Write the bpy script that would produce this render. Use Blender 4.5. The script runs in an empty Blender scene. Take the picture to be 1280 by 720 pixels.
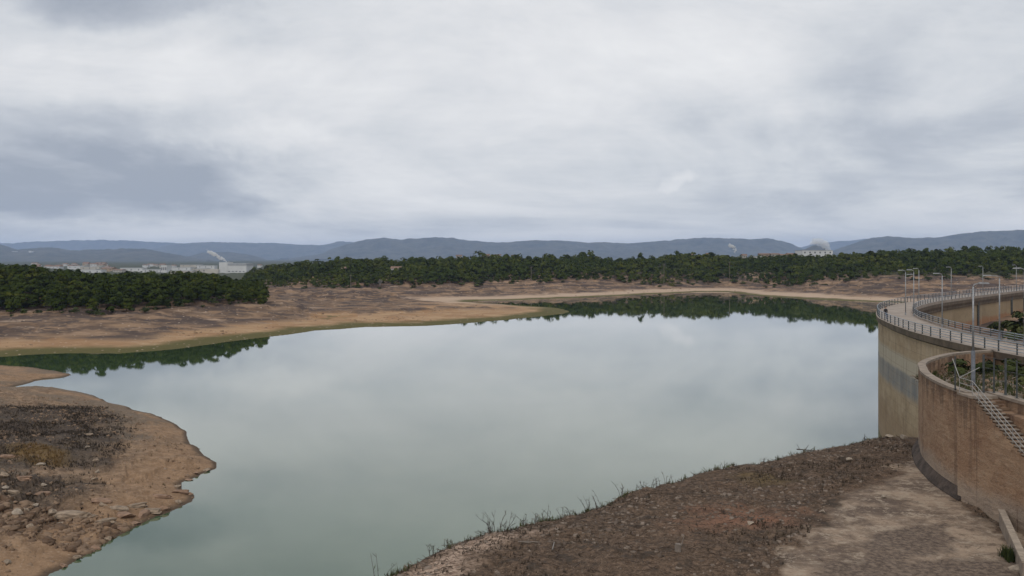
import bpy, bmesh, math, random
import numpy as np
from mathutils import Vector, Matrix, Euler

random.seed(7); RNG = np.random.default_rng(7)
scene = bpy.context.scene
C = scene.collection
F = 1108.0; HZ = 323.0; CAMZ = 28.0; CREST = 18.6; APRON = 11.0

def P(px, py, z=0.0):
    d = (CAMZ - z) * F / (py - HZ)
    return ((px - 640) / F * d, d)
def PD(px, d):
    return ((px - 640) / F * d, d)
def ZD(py, d):
    return CAMZ - (py - HZ) * d / F

# ------------------------------------------------------------------ noise
def _hash(ix, iy, seed):
    h = (ix.astype(np.int64) * 374761393 + iy.astype(np.int64) * 668265263 + seed * 1442695041) & 0xffffffff
    h = ((h ^ (h >> 13)) * 1274126177) & 0xffffffff
    h = h ^ (h >> 16)
    return (h & 0xffff) / 65535.0
def vnoise(x, y, seed=0):
    x = np.asarray(x, float); y = np.asarray(y, float)
    ix = np.floor(x); iy = np.floor(y); fx = x - ix; fy = y - iy
    ux = fx * fx * fx * (fx * (fx * 6 - 15) + 10); uy = fy * fy * fy * (fy * (fy * 6 - 15) + 10)
    a = _hash(ix, iy, seed); b = _hash(ix + 1, iy, seed); c = _hash(ix, iy + 1, seed); d = _hash(ix + 1, iy + 1, seed)
    return (a + (b - a) * ux) * (1 - uy) + (c + (d - c) * ux) * uy
def fbm(x, y, seed=0, oct=4):
    s = 0; a = .5; t = 0
    for o in range(oct):
        s = s + a * (vnoise(x, y, seed + o * 17) - .5) * 2; t += a; a *= .5
        x = x * 2.03 + 11.3; y = y * 2.03 + 5.7
    return s / t

# ------------------------------------------------------------------ object helpers
def tag(o, label=None, cat=None, group=None, kind=None):
    if label: o['label'] = label
    if cat: o['category'] = cat
    if group: o['group'] = group
    if kind: o['kind'] = kind
    return o
def empty(name, loc=(0, 0, 0), rz=0.0, label=None, cat=None, group=None):
    o = bpy.data.objects.new(name, None); C.objects.link(o)
    o.location = loc; o.rotation_euler = (0, 0, rz); o.empty_display_size = .2
    return tag(o, label, cat, group)
def link(name, me, mat=None, parent=None, smooth=False):
    if mat is not None:
        for m in (mat if isinstance(mat, (list, tuple)) else [mat]): me.materials.append(m)
    if smooth: me.shade_smooth()
    o = bpy.data.objects.new(name, me); C.objects.link(o)
    if parent: o.parent = parent
    return o
def np_mesh(name, V, Fq, attrs=None):
    me = bpy.data.meshes.new(name)
    V = np.ascontiguousarray(V, np.float32); Fq = np.ascontiguousarray(Fq, np.int32)
    n, k = Fq.shape
    me.vertices.add(len(V)); me.vertices.foreach_set('co', V.ravel())
    me.loops.add(n * k); me.loops.foreach_set('vertex_index', Fq.ravel())
    me.polygons.add(n); me.polygons.foreach_set('loop_start', np.arange(0, n * k, k, dtype=np.int32))
    me.polygons.foreach_set('loop_total', np.full(n, k, np.int32))
    for an, av in (attrs or {}).items():
        a = me.attributes.new(an, 'FLOAT', 'POINT'); a.data.foreach_set('value', np.ascontiguousarray(av, np.float32))
    me.update(calc_edges=True); me.validate()
    return me
class MB:
    def __init__(s): s.v = []; s.f = []
    def add(s, v, f):
        b = len(s.v); s.v += [tuple(p) for p in v]; s.f += [tuple(b + i for i in q) for q in f]
    def box(s, x0, x1, y0, y1, z0, z1, rz=0, c=(0, 0)):
        ca, sa = math.cos(rz), math.sin(rz)
        v = []
        for z in (z0, z1):
            for x, y in ((x0, y0), (x1, y0), (x1, y1), (x0, y1)):
                v.append((c[0] + x * ca - y * sa, c[1] + x * sa + y * ca, z))
        s.add(v, [(0, 3, 2, 1), (4, 5, 6, 7), (0, 1, 5, 4), (1, 2, 6, 5), (2, 3, 7, 6), (3, 0, 4, 7)])
    def tube(s, pts, r, n=8, r1=None, cap=True):
        pts = [Vector(p) for p in pts]; rings = []
        m = len(pts)
        for i, p in enumerate(pts):
            t = (pts[min(i + 1, m - 1)] - pts[max(i - 1, 0)]).normalized()
            a = t.cross(Vector((0, 0, 1)))
            if a.length < 1e-3: a = Vector((1, 0, 0))
            a.normalize(); b = t.cross(a)
            rr = r if r1 is None else r + (r1 - r) * i / (m - 1)
            rings.append([p + (a * math.cos(2 * math.pi * k / n) + b * math.sin(2 * math.pi * k / n)) * rr for k in range(n)])
        v = [q for R in rings for q in R]; f = []
        for i in range(m - 1):
            for k in range(n):
                k2 = (k + 1) % n
                f.append((i * n + k, (i + 1) * n + k, (i + 1) * n + k2, i * n + k2))
        if cap: f += [tuple(range(n)), tuple((m - 1) * n + k for k in reversed(range(n)))]
        s.add(v, f)
    def mesh(s, name):
        me = bpy.data.meshes.new(name); me.from_pydata(s.v, [], s.f); me.update()
        bm = bmesh.new(); bm.from_mesh(me); bmesh.ops.recalc_face_normals(bm, faces=bm.faces); bm.to_mesh(me); bm.free()
        return me
    def build(s, name, mat, parent=None, smooth=False):
        return link(name, s.mesh(name), mat, parent, smooth)

# ------------------------------------------------------------------ materials
class NT:
    def __init__(s, mat=None, tree=None):
        s.t = tree or mat.node_tree; s.n = s.t.nodes; s.l = s.t.links
    def set(s, sock, v):
        if isinstance(v, bpy.types.NodeSocket): s.l.new(v, sock)
        elif v is not None:
            if isinstance(v, (tuple, list)) and len(v) == 3 and sock.type == 'RGBA': v = (*v, 1)
            sock.default_value = v
    def math(s, op, a, b=None, c=None, clamp=False):
        n = s.n.new('ShaderNodeMath'); n.operation = op; n.use_clamp = clamp
        s.set(n.inputs[0], a)
        if b is not None: s.set(n.inputs[1], b)
        if c is not None: s.set(n.inputs[2], c)
        return n.outputs[0]
    def vmath(s, op, a, b=None):
        n = s.n.new('ShaderNodeVectorMath'); n.operation = op
        s.set(n.inputs[0], a)
        if b is not None: s.set(n.inputs[1], b)
        return n.outputs[0]
    def mix(s, f, a, b, mode='MIX'):
        n = s.n.new('ShaderNodeMix'); n.data_type = 'RGBA'; n.blend_type = mode; n.clamp_factor = True
        s.set(n.inputs[0], f); s.set(n.inputs[6], a); s.set(n.inputs[7], b)
        return n.outputs[2]
    def noise(s, vec, scale, detail=4, rough=.55, dist=0.0):
        n = s.n.new('ShaderNodeTexNoise'); n.inputs['Scale'].default_value = scale
        n.inputs['Detail'].default_value = detail; n.inputs['Roughness'].default_value = rough; n.inputs['Distortion'].default_value = dist
        s.set(n.inputs['Vector'], vec)
        return n.outputs['Fac']
    def voro(s, vec, scale, feature='F1', out='Distance'):
        n = s.n.new('ShaderNodeTexVoronoi'); n.feature = feature; n.inputs['Scale'].default_value = scale
        s.set(n.inputs['Vector'], vec); return n.outputs[out]
    def step(s, v, lo, hi, a=0.0, b=1.0):
        n = s.n.new('ShaderNodeMapRange'); n.interpolation_type = 'SMOOTHSTEP'
        s.set(n.inputs[0], v); s.set(n.inputs[1], lo); s.set(n.inputs[2], hi); s.set(n.inputs[3], a); s.set(n.inputs[4], b)
        return n.outputs[0]
    def pos(s): return s.n.new('ShaderNodeNewGeometry').outputs['Position']
    def obj(s): return s.n.new('ShaderNodeTexCoord').outputs['Object']
    def scale(s, v, sx, sy, sz): return s.vmath('MULTIPLY', v, (sx, sy, sz))
    def sep(s, v):
        n = s.n.new('ShaderNodeSeparateXYZ'); s.set(n.inputs[0], v); return n.outputs
    def comb(s, x, y, z):
        n = s.n.new('ShaderNodeCombineXYZ'); s.set(n.inputs[0], x); s.set(n.inputs[1], y); s.set(n.inputs[2], z); return n.outputs[0]
    def attr(s, name):
        n = s.n.new('ShaderNodeAttribute'); n.attribute_name = name; return n.outputs['Fac']
    def bump(s, h, dist=.1, strength=1.0):
        n = s.n.new('ShaderNodeBump'); n.inputs['Distance'].default_value = dist; n.inputs['Strength'].default_value = strength
        s.set(n.inputs['Height'], h); return n.outputs[0]
def new_mat(name):
    m = bpy.data.materials.new(name); m.use_nodes = True
    nt = NT(m); b = nt.n['Principled BSDF']; b.inputs['Specular IOR Level'].default_value = .25
    b.inputs['Roughness'].default_value = .9
    return m, nt, b
def simple(name, col, rough=.85, var=.25, scale=3.0, metal=0.0, spec=.3, bump=0.0):
    m, nt, b = new_mat(name)
    v = nt.obj(); nz = nt.noise(v, scale, 5, .65)
    c = nt.mix(nt.step(nz, .3, .7), tuple(x * (1 - var) for x in col), tuple(min(1, x * (1 + var)) for x in col))
    nt.set(b.inputs['Base Color'], c); b.inputs['Roughness'].default_value = rough
    b.inputs['Metallic'].default_value = metal; b.inputs['Specular IOR Level'].default_value = spec
    if bump: nt.set(b.inputs['Normal'], nt.bump(nt.noise(v, scale * 4, 5, .7), bump))
    return m

M = {}
M['galv'] = simple('galvanised_steel', (.27, .275, .28), .55, .2, 4, .3)
M['rail'] = simple('railing_steel', (.24, .27, .30), .55, .2, 4, .3)
M['dark_steel'] = simple('dark_steel', (.07, .075, .075), .6, .3, 4, .3)
M['lamp_glass'] = simple('lamp_glass', (.55, .55, .52), .3, .05)
M['bluegrey'] = simple('bluegrey_paint', (.15, .16, .18), .6, .25, 3)
M['white_rail'] = simple('pale_rail_paint', (.27, .255, .235), .6, .2, 3)
M['bark'] = simple('bark', (.07, .055, .042), .95, .35, 6)
M['palebark'] = simple('pale_bark', (.22, .20, .18), .95, .3, 3)
M['twig'] = simple('dead_twig', (.06, .048, .040), .95, .3, 3)
M['rock'] = simple('rock', (.245, .185, .132), .95, .4, 1.6, bump=.05)
M['redrock'] = simple('red_rock', (.235, .15, .10), .95, .3, 1.4, bump=.05)
M['palerock'] = simple('pale_rock', (.29, .235, .18), .95, .25, 1.8, bump=.05)
M['white'] = simple('white_wall', (.52, .52, .51), .8, .08, .08)
M['cream'] = simple('cream_wall', (.42, .39, .34), .8, .1, .08)
M['ochre'] = simple('ochre_wall', (.36, .27, .19), .8, .1, .08)
M['tile'] = simple('tile_roof', (.19, .12, .085), .85, .2, .5)
M['greyroof'] = simple('grey_roof', (.30, .31, .32), .7, .15, .2)
M['darkwin'] = simple('dark_window', (.045, .05, .06), .3, .2, .5)
M['conc'] = simple('weathered_concrete', (.22, .175, .135), .92, .25, 1.2, bump=.02)
M['wood'] = simple('weathered_wood', (.17, .14, .115), .9, .2, 3)

def leaf_mat(name, c0, c1, c2):
    m, nt, b = new_mat(name)
    tone = nt.attr('tone')
    oi = nt.n.new('ShaderNodeObjectInfo').outputs['Random']
    t = nt.math('ADD', nt.math('MULTIPLY', tone, .55), nt.math('MULTIPLY', oi, .45))
    c = nt.mix(nt.step(t, .1, .55), c0, c1); c = nt.mix(nt.step(t, .6, .95), c, c2)
    nt.set(b.inputs['Base Color'], c); b.inputs['Roughness'].default_value = .7
    b.inputs['Specular IOR Level'].default_value = .04
    return m
M['pine'] = leaf_mat('pine_needles', (.018, .027, .005), (.036, .049, .007), (.076, .082, .013))
M['farpine'] = leaf_mat('far_pine_needles', (.017, .028, .005), (.034, .047, .007), (.072, .080, .013))
M['shrub'] = leaf_mat('shrub_leaves', (.025, .032, .012), (.045, .055, .018), (.08, .085, .03))
M['yellowshrub'] = leaf_mat('yellow_shrub_leaves', (.07, .07, .02), (.11, .105, .025), (.16, .14, .04))
M['drygrass'] = leaf_mat('dry_grass', (.10, .075, .045), (.16, .12, .07), (.24, .19, .12))
M['greengrass'] = leaf_mat('weed_leaves', (.05, .055, .02), (.07, .075, .03), (.12, .10, .05))
M['litter'] = leaf_mat('dry_litter', (.045, .032, .025), (.13, .095, .07), (.34, .27, .21))
M['scrub'] = leaf_mat('dark_scrub', (.035, .028, .022), (.06, .047, .035), (.13, .10, .07))
M['goldgrass'] = leaf_mat('golden_grass', (.11, .07, .03), (.16, .10, .045), (.2, .13, .06))

# ------------------------------------------------------------------ lake outline
far_left = [(-160, 449), (-40, 447), (0, 445.6), (60, 442), (103, 441), (147, 442), (219, 436), (281, 427.5), (344, 420), (394, 413), (456, 408.8), (534, 407), (581, 404), (628, 400), (668, 396), (700, 392.5), (711, 390), (706, 387), (690, 384.5), (650, 382), (610, 379.5), (585, 377.5), (600, 376), (640, 375.2), (680, 373.5), (729, 372), (780, 369.5), (828, 367), (877, 364.8), (906, 364.6), (923, 367), (962, 371), (1008, 374), (1060, 376.2), (1100, 377.6), (1150, 379)]
spit = [(-160, 452), (-30, 455), (0, 456.5), (39, 459.5), (70, 464), (88, 469), (80, 471.5), (58, 473.5), (39, 478), (12, 484), (-10, 487), (-120, 489)]
pen = [(-120, 491), (-20, 489), (19, 487.3), (60, 487.5), (97, 490), (117, 494.5), (132, 502), (163, 510), (195, 520), (218, 529.5), (233, 540), (235.5, 555), (253, 564.5), (266, 577), (268, 586), (249, 595.6), (230, 602), (228, 609), (245, 619), (241, 627), (212, 640), (194, 646), (170, 658), (148, 669), (132, 679), (117, 691), (89, 705), (62, 720), (20, 745)]
fg_edge_px = [(475, 720), (508, 700), (555, 678), (586, 666), (633, 657), (674, 643), (742, 629), (774, 614), (830, 597), (905, 582), (967, 568), (1030, 556.5), (1077, 546), (1097, 539)]
dam_c = [(53.5, 40), (52.3, 62), (52.0, 85), (52.6, 98), (54.2, 112), (57.0, 125), (59.1, 133), (61.6, 141.5), (68, 157.3), (76.5, 173), (88, 190), (100, 204.8), (121, 229.5), (145, 257), (175, 288), (205, 316)]
def catmull(pts, step):
    pts = [Vector((*p, 0)) if len(p) == 2 else Vector(p) for p in pts]
    ext = [pts[0] * 2 - pts[1]] + pts + [pts[-1] * 2 - pts[-2]]
    out = []
    for i in range(1, len(ext) - 2):
        a, b, c, d = ext[i - 1], ext[i], ext[i + 1], ext[i + 2]
        n = max(2, int((c - b).length / step))
        for k in range(n):
            t = k / n
            out.append(.5 * ((2 * b) + (-a + c) * t + (2 * a - 5 * b + 4 * c - d) * t * t + (-a + 3 * b - 3 * c + d) * t ** 3))
    out.append(pts[-1])
    return out
dam_path = catmull(dam_c, 1.0)
def jag(pts, amp, seed, n=6):
    out = []
    for i in range(len(pts) - 1):
        a, b = np.array(pts[i]), np.array(pts[i + 1]); L = np.linalg.norm(b - a)
        nn = np.array([-(b - a)[1], (b - a)[0]]) / max(L, 1e-6)
        for k in range(n):
            t = k / n; p = a + (b - a) * t
            s = fbm(np.array(p[0] / 6 + seed), np.array(p[1] / 6), seed, 4) * amp * min(1, L / 6) * (1 if k else .4)
            out.append(tuple(p + nn * s))
    out.append(tuple(pts[-1]))
    return out
EDGE = [P(x, y, 10.0) for x, y in fg_edge_px]
def offset_edge(e, d):
    o = []
    for i, p in enumerate(e):
        a = np.array(e[max(i - 1, 0)]); b = np.array(e[min(i + 1, len(e) - 1)]); t = (b - a) / np.linalg.norm(b - a)
        o.append((p[0] - t[1] * d, p[1] + t[0] * d))
    return o
toe = offset_edge(EDGE, 8.5)
lake = jag([P(*p) for p in far_left], 2.2, 3, 4)
lake += [(250, 430), (225, 345)] + [(p.x, p.y) for p in dam_path[::-4] if p.y > 92]
lake += [(44, 99)] + jag(toe[::-1], 1.2, 9, 5) + [(-18, 50), (-30, 52), (-42, 60), P(20, 745)]
lake += jag([P(*p) for p in pen[::-1]], 1.3, 5, 6)
lake += jag([P(*p) for p in spit[::-1]], 1.2, 6, 4)
LK = np.array(lake)
def in_poly(X, Y, poly):
    poly = np.asarray(poly); r = np.zeros(X.shape, bool); n = len(poly)
    for i in range(n):
        x0, y0 = poly[i]; x1, y1 = poly[(i + 1) % n]
        if y0 == y1: continue
        c = ((Y < y0) != (Y < y1)); r ^= c & (X < (x1 - x0) * (Y - y0) / (y1 - y0) + x0)
    return r
def poly_dist(X, Y, poly, closed=True):
    poly = np.asarray(poly); d = np.full(X.shape, 1e12); n = len(poly)
    for i in range(n if closed else n - 1):
        a = poly[i]; b = poly[(i + 1) % n]; ab = b - a; L = ab @ ab
        if L < 1e-9: continue
        t = np.clip(((X - a[0]) * ab[0] + (Y - a[1]) * ab[1]) / L, 0, 1)
        d = np.minimum(d, (X - a[0] - t * ab[0]) ** 2 + (Y - a[1] - t * ab[1]) ** 2)
    return np.sqrt(d)
def lake_sd(X, Y):
    near = (Y > 20) & (Y < 1000) & (np.abs(X) < 500)
    sd = np.full(X.shape, 300.0)
    d = poly_dist(X[near], Y[near], LK); i = in_poly(X[near], Y[near], LK)
    sd[near] = np.where(i, -d, d)
    return sd

# ------------------------------------------------------------------ upland heights: per bearing (distance, height)
cols = {
 -400: [(30, 8), (150, 5), (250, 2), (345, 6.8), (385, 15), (600, 16), (800, 8), (1300, 2.5), (4000, 2), (13000, 2)],
 0:    [(30, 8), (150, 5), (250, 2), (348, 6.8), (386, 14.6), (560, 14.5), (800, 8), (1300, 2.5), (4000, 2), (13000, 2)],
 120:  [(30, 8), (150, 5), (253, 2), (350, 6.7), (386, 11.2), (580, 10), (800, 6), (1300, 2.5), (4000, 2), (13000, 2)],
 220:  [(30, 8), (150, 5), (256, 2), (383, 7.8), (408, 11.4), (600, 9), (800, 5), (1300, 2.5), (4000, 2), (13000, 2)],
 300:  [(30, 8), (150, 5), (290, 2), (406, 8.3), (428, 9.2), (520, 8), (640, 5.5), (800, 5), (1300, 2.5), (4000, 2), (13000, 2)],
 338:  [(30, 8), (150, 5), (290, 1.5), (400, 6.0), (480, 6.2), (600, 5), (700, 5), (850, 11), (1300, 4), (4000, 3), (13000, 3)],
 400:  [(30, 8), (150, 5), (340, 1), (480, 3.2), (600, 4.2), (685, 5), (810, 18), (950, 19), (1300, 8), (4000, 4), (13000, 4)],
 480:  [(30, 8), (150, 5), (365, 1), (480, 3), (600, 4.4), (690, 5.5), (790, 20.5), (950, 21), (1300, 12), (4000, 6), (13000, 6)],
 600:  [(30, 9), (150, 5), (400, 1), (500, 2.2), (600, 3.5), (725, 6.5), (800, 20.8), (950, 21), (1300, 14), (4000, 8), (13000, 8)],
 700:  [(30, 10), (150, 5), (450, 1), (620, 1.5), (680, 4.5), (755, 8), (822, 21.6), (960, 22), (1300, 14), (4000, 8), (13000, 8)],
 780:  [(30, 10), (150, 5), (650, 1), (700, 4.5), (780, 9), (860, 22.5), (960, 22.5), (1300, 14), (4000, 8), (13000, 8)],
 860:  [(30, 10.5), (150, 5), (720, 1), (755, 5), (800, 11), (885, 26.5), (980, 26), (1300, 16), (4000, 8), (13000, 8)],
 930:  [(30, 10.5), (150, 5), (735, 1), (765, 5), (810, 12), (965, 23), (1050, 22.5), (1300, 16), (4000, 8), (13000, 8)],
 1000: [(30, 10.5), (150, 8), (620, 1), (680, 6), (735, 13), (890, 25), (1000, 23), (1300, 16), (4000, 10), (13000, 10)],
 1060: [(30, 11), (130, 11), (250, 9), (590, 1), (645, 6.5), (700, 13.5), (825, 28), (950, 27), (1300, 18), (4000, 10), (13000, 10)],
 1100: [(30, 11), (130, 11), (250, 11), (575, 1), (625, 7), (680, 14), (790, 28), (950, 28), (1300, 18), (4000, 10), (13000, 10)],
 1200: [(30, 11), (130, 11), (260, 11.5), (545, 2), (610, 8), (658, 15), (770, 29.5), (950, 29), (1300, 20), (4000, 10), (13000, 10)],
 1300: [(30, 11), (130, 11), (260, 13), (330, 14), (520, 8), (600, 10), (662, 16), (770, 30.5), (950, 30), (1300, 20), (4000, 10), (13000, 10)],
 1700: [(30, 12), (130, 14), (260, 17), (330, 17), (520, 14), (600, 14), (662, 18), (770, 31), (950, 31), (1300, 20), (4000, 10), (13000, 10)],
}
cols = {c: [(d, z - 3.3 if c >= 400 and 760 <= d <= 1060 and z >= 17 else z) for d, z in k] for c, k in cols.items()}
CX = np.array(sorted(cols)); 
def upland(X, Y):
    """height of the open land, from the columns above"""
    R = np.maximum(Y, 1.0)
    u = np.clip(640 + F * X / R, CX[0], CX[-1] - .01)
    d = np.where(Y > 25, Y, np.hypot(X, Y))
    prof = np.stack([np.interp(d, [k[0] for k in cols[c]], [k[1] for k in cols[c]]) for c in CX])
    j = np.clip(np.searchsorted(CX, u, side='right') - 1, 0, len(CX) - 2)
    t = (u - CX[j]) / (CX[j + 1] - CX[j]); t = t * t * (3 - 2 * t)
    flat = prof.reshape(len(CX), -1); jf = j.ravel(); k = np.arange(jf.size)
    return (flat[jf, k] * (1 - t.ravel()) + flat[jf + 1, k] * t.ravel()).reshape(X.shape)

POOL_FG = [(-60, 20), (-9.5, 45)] + EDGE + [(60, 105), (60, 20)]
def ground_z(X, Y, sd=None, detail=True):
    X = np.asarray(X, float); Y = np.asarray(Y, float)
    if sd is None: sd = lake_sd(X, Y)
    R = np.hypot(X, Y)
    up = upland(X, Y)
    # foreground terrace, cut by a steep bank to the water
    fgw = np.clip((X + 26) / 8, 0, 1) * np.clip((128 - Y) / 10, 0, 1)
    up = up * (1 - fgw) + fgw * (10.9 + .0 * X)
    hill = 26 - .385 * R
    up = np.maximum(up, hill)
    penw = np.clip((-24 - X) / 6, 0, 1) * np.clip((215 - Y) / 15, 0, 1)
    s = np.maximum(sd, 0)
    r_far = .12 + .055 * s + np.where(s > 25, .05 * (s - 25), 0) + np.where(s > 60, .12 * (s - 60), 0)
    r_pen = .28 * np.minimum(s, 4) + .15 * np.clip(s - 4, 0, 200) 
    r_fg = np.interp(s, [0, 1, 8, 9.6, 12, 20], [0, 1.2, 9.2, 9.95, 10.35, 10.9])
    ramp = r_far * (1 - penw) + r_pen * penw
    ramp = ramp * (1 - fgw) + r_fg * fgw
    damw = np.clip((X - 44) / 6, 0, 1) * np.clip((Y - 92) / 6, 0, 1) * np.clip((330 - Y) / 20, 0, 1)
    ramp = ramp * (1 - damw) + (6 * s) * damw
    z = np.minimum(up, ramp)
    if detail:
        farw = (1 - penw) * (1 - fgw) * (1 - damw)
        e = np.clip(s / 30, 0, 1)
        z = z + farw * e * (fbm(X / 45, Y / 45, 21, 4) * 1.0 + (np.abs(fbm(X / 17, Y / 20, 22, 4)) * 2.6 - .5) * (1 + np.clip((Y - 470) / 90, 0, 1)) * np.clip((s - 15) / 40, 0, 1) - .2)
        cl = np.clip((s - 30) / 30, 0, 1) * farw * np.clip((900 - Y) / 80, 0, 1); sc_ = z / 2.4 + fbm(X / 30, Y / 30, 27, 3) * .5; fr = sc_ - np.floor(sc_); z = z + cl * (np.clip((fr - .55) / .3, 0, 1) - fr) * 1.1
        z = z + farw * np.clip(s / 4, 0, 1) * fbm(X / 7, Y / 9, 23, 3) * .16
        st = fbm(X / 5, Y / 9, 31, 5)
        q = np.clip(s / 5, 0, 1)
        ledge = np.round((z + st * .7) / .55) * .55
        z = z + penw * ((.4 + .5 * np.clip((118 - Y) / 8, 0, 1) * np.clip((Y - 84) / 6, 0, 1)) * (ledge - z) * q * np.clip(1.3 * vnoise(X / 9, Y / 9, 77) - .2, 0, 1) + (fbm(X / 1.6, Y / 2.2, 33, 4) * .28 + fbm(X / 6, Y / 7, 34, 3) * .5) * q)
        flat_ap = in_poly(X, Y, APRON_POLY)
        a = np.where(flat_ap, .12, 1.0) * np.clip(s / 3, 0, 1)
        z = z + fgw * a * (fbm(X / 3.2, Y / 3.2, 41, 4) * .34 + fbm(X / .8, Y / .8, 42, 4) * .12)
    z = np.where(sd < 0, np.maximum(sd * .12, -5) * (1 - fgw) + np.maximum(sd * .8, -6) * fgw - .02, np.maximum(z, .03))
    return z
apron_px = [(1147, 558), (1124, 587), (1095, 600), (1061, 611), (1033, 625), (1011, 660), (999, 676), (980, 704), (962, 725), (930, 780), (1330, 780), (1330, 640), (1253, 660), (1205, 626)]
APRON_POLY = np.array([P(x, y, 11.0) for x, y in apron_px])

# ------------------------------------------------------------------ the ground sheet
ang = np.concatenate([np.arange(-180, -40, 4.0), np.linspace(-40, -32, 33)[:-1], np.linspace(-32, 32, 1150), np.linspace(32, 40, 33)[1:], np.arange(44, 180, 4.0)])
ang = np.radians(ang)
rr = [3.0]
while rr[-1] < 25000:
    d = rr[-1]
    st = 1.5 if d < 36 else (.0042 * d if d < 115 else (.0058 * d if d < 900 else .02 * d))
    rr.append(d + st)
rr = np.array(rr)
A, Rr = np.meshgrid(ang, rr)
GX = (Rr * np.sin(A)).ravel(); GY = (Rr * np.cos(A)).ravel()
GS = lake_sd(GX, GY)
GZ = ground_z(GX, GY, GS)
na, nr = len(ang), len(rr)
i, j = np.meshgrid(np.arange(nr - 1), np.arange(na), indexing='ij')
j2 = (j + 1) % na
quads = np.stack([i * na + j, i * na + j2, (i + 1) * na + j2, (i + 1) * na + j], -1).reshape(-1, 4)[:, ::-1]
def soft(poly, w, seed, nz=1.0, sc=2.5, z=None):
    d = poly_dist(GX, GY, poly); s = np.where(in_poly(GX, GY, poly), d, -d)
    s = s + fbm(GX / sc, GY / sc, seed, 4) * nz
    return np.clip(.5 + s / w, 0, 1)
pen_dark1 = [P(x, y, 4.2) for x, y in [(-60, 512), (0, 506), (58, 497), (110, 492), (128, 500), (148, 516), (146, 534), (134, 552), (112, 568), (78, 566), (15, 570), (-60, 572)]]
pen_dark2 = [P(x, y, 3.6) for x, y in [(-40, 586), (60, 584), (112, 588), (116, 612), (62, 620), (-40, 616)]]
pen_gold = [P(x, y, 4.0) for x, y in [(18, 556), (50, 552), (80, 556), (78, 566), (45, 569), (16, 566)]]
red_fg = [P(x, y, 10.9) for x, y in [(845, 650), (880, 634), (930, 628), (985, 640), (985, 655), (930, 660), (880, 665)]]
olive_fg = [P(x, y, 10.9) for x, y in [(925, 592), (960, 586), (990, 592), (985, 600), (950, 602)]]
pale_fg = [P(x, y, 10.3) for x, y in [(480, 722), (520, 702), (560, 680), (600, 667), (655, 662), (690, 664), (640, 678), (600, 694), (560, 720), (520, 735)]]
gm_att = dict(
    apron=soft(APRON_POLY, .7, 51, 2.2, 2.6), dark=np.maximum(soft(pen_dark1, 5, 52, 5, 4), soft(pen_dark2, 4.5, 53, 4.5, 4)) * np.clip(1.05 + fbm(GX / 2.5, GY / 3.5, 58, 4) * .9, .6, 1), slab=np.maximum(soft([P(x, y, 11) for x, y in [(1085, 664), (1183, 652), (1194, 690), (1080, 702)]], .5, 59, .5, 1.0), soft([P(x, y, 11) for x, y in [(1030, 702), (1190, 696), (1290, 700), (1290, 760), (1000, 760)]], .8, 60, .8, 1.5)),
    gold=soft(pen_gold, 2.5, 54, 1.5), red=soft(red_fg, 3.0, 55, 2.5), olive=soft(olive_fg, 2.5, 56, 2), pale=soft(pale_fg, 1.6, 57, 1.2),
    fg=np.clip((GX + 26) / 8, 0, 1) * np.clip((128 - GY) / 10, 0, 1), pen=np.clip((-24 - GX) / 6, 0, 1) * np.clip((240 - GY) / 15, 0, 1),
    lake=np.clip(.5 + GS / 4, 0, 1))
gme = np_mesh('ground', np.stack([GX, GY, GZ], -1), quads, gm_att)

m, nt, b = new_mat('ground_soil')
p = nt.pos(); xyz = nt.sep(p); z = xyz[2]
n_big = nt.noise(nt.scale(p, .012, .02, .02), 1, 5, .6)
n_mid = nt.noise(nt.scale(p, .07, .10, .3), 1, 5, .62, .4)
n_sm = nt.noise(p, .7, 6, .7); n_fine = nt.noise(p, 3.2, 6, .72); n_x = nt.noise(p, 9.0, 4, .7)
zz = nt.math('ADD', z, nt.math('ADD', nt.math('MULTIPLY', nt.math('SUBTRACT', n_mid, .5), 2.6), nt.math('MULTIPLY', nt.math('SUBTRACT', n_big, .5), 2.4)))
zw = nt.math('ADD', z, nt.math('MULTIPLY', nt.math('SUBTRACT', n_mid, .5), .5))
olive_c = nt.mix(n_sm, (.062, .062, .016), (.118, .092, .034))
tan_c = nt.mix(nt.step(n_mid, .3, .7), (.25, .140, .070), (.37, .245, .138))
brown_c = nt.mix(nt.step(n_mid, .38, .62), (.118, .077, .052), (.250, .162, .100))
dark_c = nt.mix(n_sm, (.045, .033, .029), (.088, .062, .050))
far_c = nt.mix(nt.step(zw, .55, 1.05), olive_c, tan_c)
far_c = nt.mix(nt.math('MULTIPLY', nt.step(xyz[1], 470, 560), nt.step(zw, .3, .7)), far_c, nt.mix(n_mid, (.34, .24, .165), (.44, .325, .235)))
far_c = nt.mix(nt.step(zz, 1.2, 2.6), far_c, brown_c)
pk = nt.noise(nt.scale(p, .022, .05, .4), 1, 5, .65, .6)
far_c = nt.mix(nt.math('MULTIPLY', nt.step(pk, .47, .56), nt.math('MULTIPLY', nt.step(zz, 1.4, 2.6), .95)), far_c, dark_c)
lt = nt.noise(nt.vmath('ADD', nt.scale(p, .03, .06, .5), (31, 7, 3)), 1, 5, .7, .5)
far_c = nt.mix(nt.math('MULTIPLY', nt.step(lt, .58, .72), nt.step(zz, .6, 1.2)), far_c, (.37, .265, .185))
spk = nt.voro(nt.scale(p, .35, .35, .35), 1)
far_c = nt.mix(nt.step(spk, .16, .08), far_c, (.40, .31, .24))
far_c = nt.mix(nt.step(z, 13.5, 17), far_c, (.045, .045, .022))
d_far = nt.step(xyz[1], 760, 1000)
far_c = nt.mix(d_far, far_c, (.055, .06, .035))
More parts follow.
